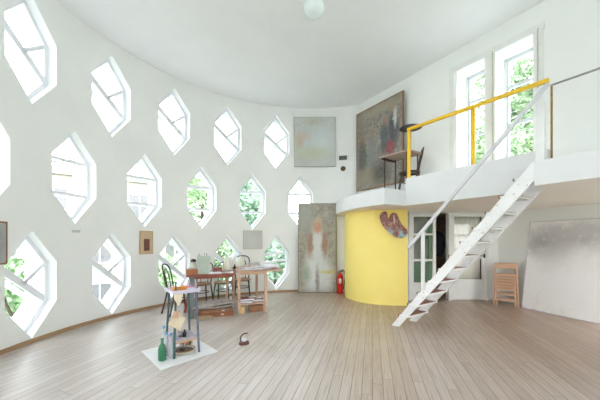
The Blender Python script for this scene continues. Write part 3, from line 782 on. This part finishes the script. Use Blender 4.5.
def crate(loc, rz, w, d, h, mat, label, name='wooden_box', lid=True):
    t = thing(name, loc, label, 'box', rz); k = .012
    m = MB(); m.box((0, 0, k/2), (w, d, k))
    for s in (-1, 1): m.box((s*(w/2-k/2), 0, h/2), (k, d, h)); m.box((0, s*(d/2-k/2), h/2), (w-2*k, k, h))
    m.build('body', mat, t)
    if lid: m = MB(); m.box((0, 0, h+.006), (w+.01, d+.01, .012), bev=.002); m.build('lid', mat, t)
    return t
crate(RB(.40, .22, 0), angB, .26, .2, .11, BOXW, 'brown wooden box on the floor under the bench shelf')
# stack of worn portfolios and cases under the worktable
sp = on_floor(217, 316.5); sp.y += .14; sp.x -= .09
PF = [('flat_case', (.62, .38, .075), (168, 108, 70), 'orange-brown wooden case at the bottom of the floor stack', .0), ('flat_case', (.58, .36, .05), (176, 128, 92), 'tan flat case second from the bottom of the floor stack', .06)]
z = 0
for nm, (w, d, h), c_, lb, rz in PF:
    t = thing(nm, (sp.x+.03, sp.y+.02, z), lb, 'case', angA+rz-.15)
    cm = M('case_wood_%d' % len(MC), c_, .5, tuple(int(v*.75) for v in c_), 7, .8, stretch=(1, 5, 1))
    m = MB(); m.box((0, 0, h*.3), (w, d, h*.6), bev=.006); m.build('body', cm, t)
    m = MB(); m.box((0, 0, h*.8), (w, d, h*.38), bev=.006); m.build('lid', cm, t)
    m = MB(); m.box((.12, -d/2-.004, h*.55), (.05, .01, .025)); m.build('clasp', M('pale_metal', (220, 216, 206), .35, metal=.3), t)
    z += h+.004
for k, (c_, lb) in enumerate((((146, 120, 108), 'worn brown portfolio lying on the flat cases under the table'), ((176, 164, 158), 'grey portfolio in the middle of the floor stack'), ((190, 180, 176), 'pale grey portfolio on top of the floor stack'))):
    m = MB(); ph = k*1.7
    m.sheet(lambda u, v: ((u-.5)*.72, (v-.5)*.42, .012+.010*math.sin(u*5+ph)-.02*max(0, .25-u)*4*(.4 if k else .8)), 20, 8, .018)
    o = m.build('portfolio', M('portfolio_cloth_%s' % 'abc'[k], c_, .8, tuple(int(v*.7) for v in c_), 9, .8)); o.location = (sp.x-.04, sp.y, z+.005); o.rotation_euler.z = angA-.1+.12*k; tag(o, lb, 'portfolio'); z += .034
m = MB(); m.tube(catmull([(-.14, 0, .03), (-.05, -.07, .035), (.08, -.07, .05), (.16, .02, .05), (.06, .09, .04), (-.06, .07, .035)], 6, True), .016, 8, closed=True)
o = m.build('rope_coil', M('pale_rope', (190, 168, 138), .9, (130, 104, 80), 40, .7)); q = on_floor(203, 320); o.location = (q.x, q.y, .0); tag(o, 'coil of pale rope on the floor left of the cases', 'rope')
# things on the worktable
zt = .778
for i, (x, y, w, d, rz, mt) in enumerate(((.50, .34, .22, .2, .2, PAPER), (.72, .16, .24, .2, -.2, PAPER), (.68, .56, .26, .2, .5, CREAM))):
    sheet_obj('paper_sheet', RA(x, y, zt+.003*i), angA+rz, w, d, mt, 'loose paper sheet lying flat on the red-brown worktable', grp='loose papers on the worktable', curl=.004)
crate(RA(.10, .20, zt), angA, .20, .15, .075, M('ochre_box_wood', (190, 124, 82), .5, (160, 96, 62), 8, .7), 'small orange-brown wooden box on the left end of the worktable')
t = thing('figurine', tuple(RA(.13, .42, zt)), 'white plaster bust with black hair behind the small wooden box', 'figurine')
m = MB(); m.lathe([(0, 0), (.07, 0), (.075, .03), (.05, .05), (.085, .09), (.08, .12), (.035, .15), (.03, .165), (.042, .19), (.045, .215), (.03, .24), (0, .25)], seg=20); m.build('body', M('plaster_white', (222, 224, 214), .8), t)
m = MB(); m.lathe([(.048, .205), (.052, .225), (.038, .25), (0, .262)], seg=20); m.build('hair', M('black_hair', (48, 44, 44), .7), t)
# grey-green palette board with a brush jar behind it
c = RA(.30, .12, zt)
t = thing('painting_board', tuple(c), 'grey-green rectangular board propped upright on the worktable', 'board', angA)
t.rotation_euler = (-.10, 0, angA-.1)
m = MB(); m.box((0, 0, .165), (.235, .012, .33), bev=.003); m.build('panel', M('grey_green_board', (176, 188, 176), .7, (160, 172, 160), 10, .7), t)
m = MB(); m.beam((0, .02, .22), (0, .10, .025), .015, .01); m.build('prop', PALEW, t)
t = thing('brush_jar', tuple(RA(.30, .34, zt)), 'jar of long paintbrushes behind the grey-green board', 'brush jar')
m = MB(); m.lathe([(0, 0), (.04, 0), (.042, .12), (.038, .12), (.036, .01), (0, .01)], seg=20); m.build('jar', M('jar_clay', (150, 110, 90), .6), t)
for k in range(7):
    a = k*.9; dx, dy = .05*math.cos(a)*1.2, .05*math.sin(a)
    m = MB(); hgt = .30+.05*math.sin(k*2.3); m.tube([(dx*.3, dy*.3, .02), (dx*1.3, dy*1.3, hgt)], .004, 6); b = m.build('brush', M('brush_handle_%d' % (k % 3), ((120, 80, 60), (60, 56, 56), (180, 140, 100))[k % 3], .5), t)
    m = MB(); m.tube([(dx*1.3, dy*1.3, hgt), (dx*1.42, dy*1.42, hgt+.035)], [.006, .003], 6); m.build('bristles', M('bristle', (90, 66, 56), .9), b)
crate(RA(.56, .30, zt), angA, .17, .10, .085, M('mahogany', (120, 56, 48), .45, (160, 96, 84), 20, .8), 'small mahogany box on the worktable right of the board', lid=True)
t = thing('spectacles_case', tuple(RA(.56, .30, zt+.1)), 'dark bent wire tool lying on the mahogany box', 'tool', angA)
m = MB(); m.tube(catmull([(-.07, 0, .012), (-.03, .02, .03), (0, 0, .02), (.03, -.01, .04), (.07, 0, .03), (.075, .01, .012)], 5), .009, 8); m.build('wire', M('teal_dark', (50, 66, 66), .5), t)
t.name = 'bent_tool'
CERA = M('cream_ceramic', (222, 218, 204), .4, (206, 200, 184), 5, .5)
t = thing('jug', tuple(RA(.76, .42, zt)), 'cream ceramic jug on the worktable in front of the window', 'jug')
m = MB(); m.lathe([(0, 0), (.065, 0), (.078, .05), (.08, .13), (.065, .19), (.05, .235), (.055, .27), (.049, .27), (.044, .235), (.058, .19), (.07, .1), (.06, .012), (0, .012)], seg=28); m.build('body', CERA, t)
m = MB(); m.tube(catmull([(.052, 0, .25), (.10, 0, .24), (.11, 0, .17), (.078, 0, .09)], 6), .009, 8); m.build('handle', CERA, t)
t = thing('ink_bottle', tuple(RB(.02, .45, .822)), 'small dark glass bottle between the two cream vessels', 'bottle')
m = MB(); m.lathe([(0, 0), (.025, 0), (.028, .04), (.012, .055), (.012, .07), (0, .07)], seg=16); m.build('body', M('dark_glass', (52, 44, 48), .1), t)
m = MB(); m.lathe([(.015, .068), (.015, .085), (0, .085)], seg=16); m.build('cap', M('dark_iron', (50, 46, 44)), t)
t = thing('jar', tuple(RB(.16, .60, .83)), 'tall cream lidded jar on the workbench left of the black hoops', 'jar')
m = MB(); m.lathe([(0, 0), (.075, 0), (.085, .06), (.08, .14), (.06, .17), (0, .17)], seg=28); m.build('body', CERA, t)
m = MB(); m.lathe([(.064, .171), (.055, .20), (.015, .215), (.015, .235), (0, .24)], seg=24); m.build('lid', CERA, t)
m = MB(); m.sheet(lambda u, v: ((u-.5)*.13+.01*math.sin(v*8), .02*math.sin(u*7)+.0, v*.22+.01), 12, 12, .004); o = m.build('white_cloth', PAPER); o.location = RB(.03, .80, .818); tag(o, 'crumpled white cloth standing beside the cream jar', 'cloth')
for k, (x, y, lb) in enumerate(((.28, .40, 'small pink paint tube lying on the workbench'), (.33, .52, 'wine-coloured paint tube on the workbench near the jar'))):
    m = MB(); m.tube([(-.035, 0, .012), (.03, 0, .014), (.045, 0, .014)], [.006, .013, .006], 10); o = m.build('paint_tube', M('tube_paint_%s' % 'ab'[k], ((214, 130, 150), (150, 60, 80))[k], .4)); o.location = RB(x, y, .85); o.rotation_euler.z = .5+k; tag(o, lb, 'paint tube')
m = MB(); m.box((0, 0, .02), (.24, .16, .012)); m.box((0, .0, .03), (.20, .13, .01), Matrix.Rotation(.2, 3, 'Z')); o = m.build('sketch_pad', PAPER); o.location = RA(.50, .12, zt-.012); o.rotation_euler.z = angA; tag(o, 'white sketch pad at the front edge of the worktable', 'sketch pad')
# ---- green-legged painter's stand on its white sheet
sh = [(-2.0, 3.56), (-1.50, 3.045), (-1.03, 3.555), (-1.50, 4.05)]
m = MB(); m.prism([(x, y) for x, y in sh], 0.001, .006); o = m.build('floor_sheet', M('white_floor_sheet', (236, 236, 238), .5, (222, 222, 226), 5, .6)); tag(o, 'white square sheet spread on the floor under the stand', 'sheet')
s0 = Vector((-1.482, 3.325, .006)); sx = Vector((.222, .20, 0)).normalized(); sy = Vector((-sx.y, sx.x, 0)); angS = math.atan2(sx.y, sx.x)
t = thing('painter_stand', tuple(s0), 'tall narrow painter stand with dark green legs and two shelves', 'stand', angS)
SW = .30; top = .90
LEGG = M('stand_leg_green', (50, 88, 78), .45, (90, 96, 110), 10, .8); LEGB = M('stand_leg_blue', (62, 82, 90), .45, (130, 134, 156), 14, .8); LEGW = M('stand_post_lilac', (210, 200, 214), .5, (226, 150, 180), 9, .7)
for i, (x, y) in enumerate(((0, 0), (SW, 0), (0, SW), (SW, SW))):
    ix = x+(.03 if x == 0 else -.03); iy = y+(.03 if y == 0 else -.03)
    m = MB(); m.beam((x, y, 0), (ix, iy, .76), .023, .023, m=LEGG if i != 1 else LEGB, up=(0, 1, 0), bev=.003)
    m.beam((ix, iy, .762), (ix+.0, iy+.0, top-(.03 if i else 0)), .020, .020, m=LEGG if i == 0 else LEGW, up=(0, 1, 0), bev=.003)
    m.build('leg', None, t)
TRAYM = M('tray_paint', (212, 206, 220), .6, (190, 184, 204), 9, .8)
m = MB(); m.box((SW/2, SW/2, .765), (SW+.02, SW+.02, .018), m=TRAYM); m.box((SW/2, -.005, .78), (SW+.03, .014, .035), m=TRAYM); m.box((SW/2, SW+.005, .78), (SW+.03, .014, .035), m=TRAYM); m.box((-.008, SW/2, .78), (.012, SW, .035), m=TRAYM); m.build('upper_tray', None, t)
m = MB(); m.box((SW/2, SW/2, .20), (SW-.02, SW-.02, .016), m=M('lilac_grey_shelf', (184, 178, 196), .6, (150, 146, 160), 14, .8)); m.build('lower_shelf', None, t)
m = MB(); m.box((SW/2, .012, .178), (SW-.04, .014, .03)); m.box((SW/2, SW-.012, .178), (SW-.04, .014, .03)); m.build('rail', PALEW, t)
S = lambda x, y, z: s0+sx*x+sy*y+Vector((0, 0, z))
def cyl_tube(name, p, rz, r, L, c_, label, cat):
    m = MB(); m.tube([(-L/2, 0, r), (L/2*.6, 0, r), (L/2, 0, r)], [r, r, r*.7], 12); o = m.build(name, M(name+'_%d' % len(MC), c_, .4)); o.location = p; o.rotation_euler.z = angS+rz; return tag(o, label, cat)
crate(S(.10, .12, .775), angS+.05, .16, .07, .04, M('orange_box_paint', (226, 150, 60), .5, (206, 120, 50), 15, .7), 'orange pencil box in the top tray of the stand', 'pencil_box')
cyl_tube('paint_tube', S(.24, .18, .775), .2, .014, .12, (226, 120, 160), 'pink paint tube in the top tray of the stand', 'paint tube')
cyl_tube('paint_tube', S(.23, .10, .775), -.3, .013, .13, (206, 208, 226), 'pale lilac paint tube in front of the pink one', 'paint tube')
# papers hanging from the stand
m = MB(); m.sheet(lambda u, v: (-.01+.10*u, -.026-.008*math.sin(u*5), .76-.15*v*(1-1.2*abs(u-.55))), 10, 8, .002)
o = m.build('hanging_paper', CREAM); o.location = tuple(s0); o.rotation_euler.z = angS; tag(o, 'pointed cream paper hanging from the top tray of the stand', 'paper')
m = MB(); m.sheet(lambda u, v: (-.085+.14*u+.07*v, -.045-.010*math.cos(u*4), .40+.13*v-.10*u+.03), 10, 8, .002)
o = m.build('hanging_paper', CREAM); o.location = tuple(s0); o.rotation_euler.z = angS; tag(o, 'large cream sheet pinned askew to the green front leg', 'paper')
m = MB(); m.sheet(lambda u, v: (-.045+.075*u+.02*v, -.06-.006*math.sin(u*6), .50+.08*v-.02*u), 10, 8, .004)
o = m.build('hanging_paper', M('tan_card', (214, 180, 150), .8, (190, 150, 124), 9, .7)); o.location = tuple(s0); o.rotation_euler.z = angS; tag(o, 'small tan card pinned above the cream sheet', 'card')
# lower shelf: metal pots; pan under
MET = M('dull_metal', (190, 186, 190), .3, (80, 76, 78), 16, .9, metal=.4)
for k, (x, y, r, h_, lb) in enumerate(((.11, .12, .034, .055, 'small tin cup on the lower shelf, nearest the front leg'), (.19, .17, .03, .045, 'small tin cup on the lower shelf, towards the back'))):
    t = thing('tin_cup', tuple(S(x, y, .209)), lb, 'cup')
    m = MB(); m.lathe([(0, 0), (r*.8, 0), (r, h_), (r*.93, h_), (r*.74, .005), (0, .005)], seg=20); m.build('body', MET, t)
    m = MB(); m.tube(catmull([(r*.95, 0, h_*.85), (r+.025, 0, h_*.8), (r+.02, 0, h_*.3), (r*.85, 0, h_*.25)], 4), .004, 6); m.build('handle', MET, t)
m = MB(); m.lathe([(0, .0), (.02, .0), (.022, .05), (.01, .07), (.01, .085), (0, .085)], seg=14); o = m.build('glass_bottle', M('black_bottle', (40, 36, 40), .2)); o.location = S(.15, .08, .209); tag(o, 'tiny black bottle between the tin cups', 'bottle')
t = thing('pan', tuple(S(.16, .11, .0)), 'round enamel pan on the sheet under the lower shelf', 'pan'); t.scale = (.86, .86, .86)
m = MB(); m.lathe([(0, 0), (.115, 0), (.14, .05), (.146, .054), (.134, .052), (.108, .008), (0, .008)], seg=32); m.build('body', M('cream_enamel', (206, 204, 190), .3), t)
m = MB(); m.lathe([(0, .036), (.126, .036)], seg=32); m.build('contents', M('brown_sludge', (74, 58, 48), .6, (120, 96, 76), 20, .8), t)
m = MB(); m.lathe([(.142, .048), (.149, .055), (.143, .06), (.136, .053)], seg=32); m.build('rim', M('tan_rim', (176, 134, 84), .5), t)
t = thing('tin_can', tuple(S(.13, .12, .05)), 'small tin standing in the enamel pan', 'tin')
m = MB(); m.lathe([(0, 0), (.028, 0), (.028, .075), (.025, .075), (.025, .01), (0, .01)], seg=20); m.build('body', MET, t)
crate(S(.31, .40, -.004), angS, .09, .10, .13, M('orange_wood', (206, 142, 92), .6), 'orange wooden box on the floor behind the stand')
def bottle(p, h, r, mat, label, capm=None, glass=True, lb2=None):
    t = thing('bottle', tuple(p), label, 'bottle')
    m = MB(); m.lathe([(0, .004), (r*.8, 0), (r, .012), (r, h*.52), (r*.8, h*.64), (r*.36, h*.76), (r*.32, h*.93), (r*.42, h*.94), (r*.42, h*.99), (0, h)], seg=24); m.build('body', mat, t)
    if capm: m = MB(); m.lathe([(r*.46, h*.93), (r*.46, h*1.03), (0, h*1.03)], seg=18); m.build('cap', capm, t)
    if lb2: m = MB(); m.lathe([(r+.0015, h*.15), (r+.0015, h*.42)], seg=24); m.build('paper_label', lb2, t)
    return t
GB = M('green_glass', (58, 140, 98), .08, (44, 120, 84), 4, .5, 0, trans=.25)
CP = M('clear_plastic', (240, 244, 250), .1, (228, 234, 244), 6, .5, 0, trans=.5)
BC = M('blue_cap', (90, 150, 200), .5)
g = on_floor(160.6, 362); g.z = .006; bottle((g.x, g.y+.035, .006), .255, .044, GB, 'green glass bottle at the left corner of the white sheet')
q = on_floor(169.8, 358); bottle((q.x, q.y+.03, .006), .27, .038, CP, 'clear plastic bottle nearest the green front leg', BC)
q = on_floor(165.6, 356); bottle((q.x, q.y+.02, .006), .27, .037, CP, 'clear plastic bottle with a red label behind the green bottle', BC, lb2=M('red_label', (150, 70, 80), .6, (220, 210, 214), 30, .8))
q = on_floor(163, 348.5); bottle((q.x, q.y+.02, .006), .27, .036, CP, 'clear plastic bottle furthest back on the sheet', BC)
# ---- old flat iron on the floor
q = on_floor(243.5, 345); t = thing('flat_iron', (q.x, q.y+.02, 0), 'old flat iron with curved handle standing on the open floor', 'iron', .5); t.scale = (.88, .88, .88)
m = MB(); pr = [(-.075, 0), (-.06, -.032), (0, -.042), (.06, -.04), (.075, -.03), (.075, .03), (.06, .04), (0, .042), (-.06, .032)]
m.prism(pr, 0, .045, bev=.006); m.build('body', M('rusty_iron', (124, 84, 76), .5, (90, 66, 64), 20, .8, metal=.3), t)
m = MB(); m.box((.005, 0, .07), (.07, .035, .05), bev=.012); m.build('shield', M('pale_steel', (222, 224, 230), .3, metal=.2), t)
m = MB(); m.tube(catmull([(-.045, 0, .05), (-.05, 0, .10), (-.03, 0, .145), (.02, 0, .165), (.06, 0, .16)], 6), .009, 8); m.build('handle', M('black_handle', (44, 42, 44), .4), t)
# ---- fire extinguisher
t = thing('fire_extinguisher', (1.045, 7.40, 0), 'red fire extinguisher on the floor beside the tall painting', 'fire extinguisher')
RED = M('extinguisher_red', (206, 34, 30), .3, (190, 26, 26), 4, .5)
m = MB(); m.lathe([(0, .01), (.07, .0), (.078, .02), (.078, .43), (.068, .48), (.035, .52), (.028, .535), (0, .535)], seg=28); m.build('cylinder_body', RED, t)
m = MB(); m.tube([(0, 0, .53), (0, 0, .58)], .02, 12); m.build('valve', M('valve_metal', (90, 80, 78), .4, metal=.5), t)
m = MB(); m.beam((-.02, 0, .59), (.09, -.01, .63), .022, .01); m.beam((-.02, 0, .575), (.08, -.01, .575), .022, .01); m.build('lever', M('valve_metal', (90, 80, 78)), t)
m = MB(); m.tube(catmull([(.02, -.01, .565), (.09, -.01, .60), (.13, 0, .50), (.115, 0, .3), (.095, 0, .12)], 7), .012, 8); m.build('hose', M('black_rubber', (40, 38, 40), .6), t)
m = MB(); m.sheet(lambda u, v: (.0795*math.sin(-.5+.9*u), -.0795*math.cos(-.5+.9*u), .27+.13*v), 10, 2, .001); m.build('paper_label', PAPER, t)
# ---- palette hung on the yellow wall
opx = [(379.6, 217.3), (381.5, 212.6), (384.8, 211.2), (387.2, 213), (387.6, 216.5), (388.6, 218.5), (390.2, 214.6), (393.6, 212.6), (397, 214), (399.5, 220), (403, 225.6), (407, 230), (407.4, 234.5), (402.5, 238.2), (395.5, 237), (388.5, 232), (382.5, 225.5)]
th_ = math.radians(252); cp = Vector((yc.x+(yr+.06)*math.cos(th_), yc.y+(yr+.06)*math.sin(th_), 0)); nn = Vector((math.cos(th_), math.sin(th_), 0)); uu = Vector((-nn.y, nn.x, 0))
poly = []
for x, y in opx:
    tt = (x-300)/F; s = (tt*cp.y-cp.x)/(uu.x-tt*uu.y); Yd = cp.y+uu.y*s; poly.append((s, CAMZ-(y-Y0)/F*Yd))
mx = sum(p[0] for p in poly)/len(poly); mzz = sum(p[1] for p in poly)/len(poly)
sm = catmull([Vector((p[0]-mx, p[1]-mzz, 0)) for p in poly], 5, True)
t = thing('palette', tuple(cp+uu*mx+Vector((0, 0, mzz))), 'paint-crusted kidney-shaped palette hung on the yellow wall', 'palette')
mt = Matrix.Identity(4); mt.col[0] = (*uu, 0); mt.col[1] = (0, 0, 1, 0); mt.col[2] = (*nn, 0)
m = MB(); m.prism([(p.x, p.y) for p in sm], -.012, .0, mat=mt)
k = N('palette_crust'); v = k.coords(); n1 = k.noise(v, 16, 6, .7); n2 = k.noise(v, 30, 5, .7); n3 = k.noise(v, 8, 3)
col = k.mix(k.ramp(n1, .42, .6), s2l((122, 74, 66)), s2l((160, 112, 102))); col = k.mix(k.ramp(n2, .56, .66), col, s2l((206, 178, 168)))
sp_ = k.n('ShaderNodeSeparateXYZ'); k.l(v, sp_.inputs[0]); col = k.mix(k.math('MULTIPLY', k.ramp(n3, .45, .55), k.math('SUBTRACT', 1.0, k.ramp(sp_.outputs[2], -.24, -.1), True)), col, s2l((150, 180, 186)))
k.l(col, k.b.inputs['Base Color']); k.bump(n2, .6, .01)
m.build('board', k.m, t)
m = MB(); m.tube([uu*.02+Vector((0, 0, .14))+nn*.01, uu*.035+Vector((0, 0, .03))+nn*.03, uu*.03+Vector((0, 0, -.05))+nn*.012], [.012, .018, .01], 8); m.build('palette_knife', M('bone_white', (214, 196, 178), .5), t)
# ---- folded wooden chairs against the wall
FW = M('chair_beech', (214, 174, 144), .5, (190, 146, 116), 10, .7, stretch=(1, 1, 4)); FW2 = M('chair_beech_dark', (188, 142, 112), .5, (162, 116, 88), 10, .7)
fc0 = Vector((4.35, 5.97, 0))
def folded(k, label, mat):
    o = thing('folding_chair', (fc0.x+.036*k, fc0.y+.054*k, 0), label, 'chair', -.6)
    o.rotation_euler = (-.17, 0, -.6)
    w = .42
    for s in (-1, 1):
        m = MB(); m.beam((s*(w/2), 0, 0), (s*(w/2-.025), 0, .90), .03, .022, up=(0, 1, 0), bev=.004); m.build('back_leg', mat, o)
        m = MB(); m.beam((s*(w/2-.05), -.026, .0), (s*(w/2-.055), -.026, .66), .028, .02, up=(0, 1, 0), bev=.004); m.build('front_leg', mat, o)
    m = MB(); m.box((0, -.015, .845), (w-.02, .018, .11), bev=.005); m.build('backrest', mat, o)
    for i in range(6):
        m = MB(); m.box((0, -.046, .655-.062*i), (w-.07, .012, .038), bev=.003); m.build('seat_slat', mat, o)
    for z in (.12, .24):
        m = MB(); m.box((0, -.026, z), (w-.11, .016, .024), bev=.003); m.build('stretcher', mat, o)
    return o
folded(0, 'frontmost of the folded slatted wooden chairs leaning by the wall', FW)
folded(1, 'second from the front of the folded slatted wooden chairs leaning by the wall', FW2)
folded(2, 'third from the front of the folded slatted wooden chairs leaning by the wall', FW)
folded(3, 'rearmost of the folded slatted wooden chairs, nearest the wall', FW2)
# ================================================================ OUTSIDE
mb = MB(); mb.prism([(70*math.cos(2*PI*k/40), 70*math.sin(2*PI*k/40)) for k in range(40)], -6.3, -6.2)
struct(mb.build('ground', M('garden_ground', (130, 136, 112), .9, (110, 118, 92), .5, .6)))
BARK = M('bark', (70, 60, 50), .9)
LEAF = [M('leaf_light', (146, 172, 132), .6, (126, 154, 114), .8, .8, 0), M('leaf_mid', (138, 166, 128), .6, (118, 148, 110), .8, .8, 0), M('leaf_blue', (134, 162, 138), .6, (116, 146, 122), .8, .8, 0)]
def tree(x, y, h, r, label, k, n=5200, ls=1.0):
    t = thing('tree', (x, y, -6.2), label, 'tree')
    m = MB(); m.tube(catmull([(0, 0, 0), (.1, .05, h*.35), (-.05, .1, h*.62), (.05, 0, h*.85)], 5), [.22-.012*i for i in range(16)], 10)
    rnd = random.Random(int(x*100)+k)
    cl = []
    for i in range(26):
        a = rnd.uniform(0, 2*PI); el = rnd.uniform(-.7, 1); rr = rnd.uniform(.35, .85)
        c = Vector((r*rr*math.cos(a)*math.sqrt(1-el*el*.8), r*rr*math.sin(a)*math.sqrt(1-el*el*.8), h*.62+el*h*.33)); cl.append((c, rnd.uniform(.28, .45)*r))
    for c, q in cl[:14]: m.tube([(0, 0, h*.45), tuple(c*.55+Vector((0, 0, h*.2))), tuple(c)], [.09, .05, .02], 6)
    m.build('trunk', BARK, t)
    m = MB(); bm = m.bm
    for i in range(n):
        c, q = cl[rnd.randrange(len(cl))]
        d = Vector((rnd.gauss(0, 1), rnd.gauss(0, 1), rnd.gauss(0, 1))).normalized()*q*rnd.uniform(.55, 1.05); p = c+d
        a = Vector((rnd.gauss(0, 1), rnd.gauss(0, 1), rnd.gauss(0, 1))).normalized(); b = a.orthogonal().normalized(); s = rnd.uniform(.07, .13)*ls
        bm.faces.new([bm.verts.new(v) for v in (p-a*s, p+b*s*.55, p+a*s, p-b*s*.55)])
    m.build('foliage', LEAF[k % 3], t, fix=False)
tree(-4.6, 13.2, 10.9, 1.9, 'leafy tree outside behind the middle-row window above the worktable', 0)
tree(-1.9, 12.6, 10.6, 1.7, 'leafy tree outside the middle-row window left of the robed figure painting', 2)
tree(-4.0, 18.6, 15.2, 2.6, 'tall tree further back, reaching the top-row windows', 1)
tree(-.9, 10.2, 7.8, 1.5, 'bushy green tree close outside the lowest right window', 2)
tree(-4.1, 9.7, 7.2, 1.5, 'low tree outside the lower windows behind the worktable', 0)
tree(-7.9, 8.6, 7.4, 1.6, 'tree outside the lower windows at the far left', 1)
tree(1.2, 15.6, 9.8, 1.9, 'tree outside behind the painted robed figure', 1)
tree(11.2, 15.6, 18.6, 4.0, 'tall leafy tree beyond the terrace, seen through the tall upstairs windows', 0, 14000, 1.9)
tree(17.0, 20.6, 21.5, 4.4, 'tall leafy tree beyond the terrace, standing behind the nearer terrace tree', 1, 14000, 2.1)
t = thing('building', (-14.5, 18.5, -6.2), 'pale apartment building outside the left middle-row windows', 'building', .65)
BW = M('pale_building', (176, 170, 166), .8, (160, 154, 150), .7, .5); BG = M('building_window', (110, 110, 116), .3)
m = MB(); m.box((0, 0, 5.6), (13, 6, 11.2)); m.build('wall', BW, t)
m = MB(); m.box((0, 0, 11.4), (13.5, 6.5, .4)); m.build('roof', M('roof_grey', (150, 146, 144), .7), t)
for iz in range(4):
    for ix in range(6):
        x = -5.2+2.08*ix; z = 1.6+2.7*iz
        m = MB(); m.box((x, -3.02, z), (1.1, .1, 1.5)); w_ = m.build('window', BG, t)
        m = MB(); m.box((x, -3.09, z), (.07, .05, 1.5)); m.box((x, -3.09, z+.75), (1.25, .06, .1)); m.box((x, -3.09, z-.78), (1.25, .12, .08)); m.build('window_frame', M('white_paint', ()), w_)
# ================================================================ LIGHT, CAMERA
w = bpy.data.worlds.new('World'); scn.world = w; w.use_nodes = True; nt = w.node_tree
bg = nt.nodes['Background']; tc = nt.nodes.new('ShaderNodeTexCoord'); sep = nt.nodes.new('ShaderNodeSeparateXYZ'); mr = nt.nodes.new('ShaderNodeMapRange'); mx = nt.nodes.new('ShaderNodeMix'); mx.data_type = 'RGBA'
nt.links.new(tc.outputs['Generated'], sep.inputs[0]); nt.links.new(sep.outputs[2], mr.inputs[0]); mr.inputs[1].default_value = 0; mr.inputs[2].default_value = .8
nt.links.new(mr.outputs[0], mx.inputs[0]); mx.inputs[6].default_value = (1.0, .99, .97, 1); mx.inputs[7].default_value = (.90, .96, 1.0, 1)
nt.links.new(mx.outputs[2], bg.inputs[0]); bg.inputs[1].default_value = 1.0
cam = bpy.data.cameras.new('camera'); co = bpy.data.objects.new('camera', cam); COL.objects.link(co)
co.location = (0, 0, CAMZ); co.rotation_euler = (PI/2, 0, 0)
cam.sensor_width = 36; cam.lens = F/600*36; cam.shift_y = (Y0-200)/600; cam.clip_start = .02; cam.clip_end = 300
scn.camera = co
vs = scn.view_settings; vs.view_transform = 'Standard'; vs.look = 'None'; vs.gamma = 1; vs.use_curve_mapping = False
vs.exposure = 3.3
cy = scn.cycles
cy.max_bounces = 16; cy.diffuse_bounces = 12; cy.glossy_bounces = 4; cy.transparent_max_bounces = 16; cy.transmission_bounces = 6
cy.caustics_reflective = False; cy.caustics_refractive = False
cy.use_denoising = True; cy.sample_clamp_indirect = 10
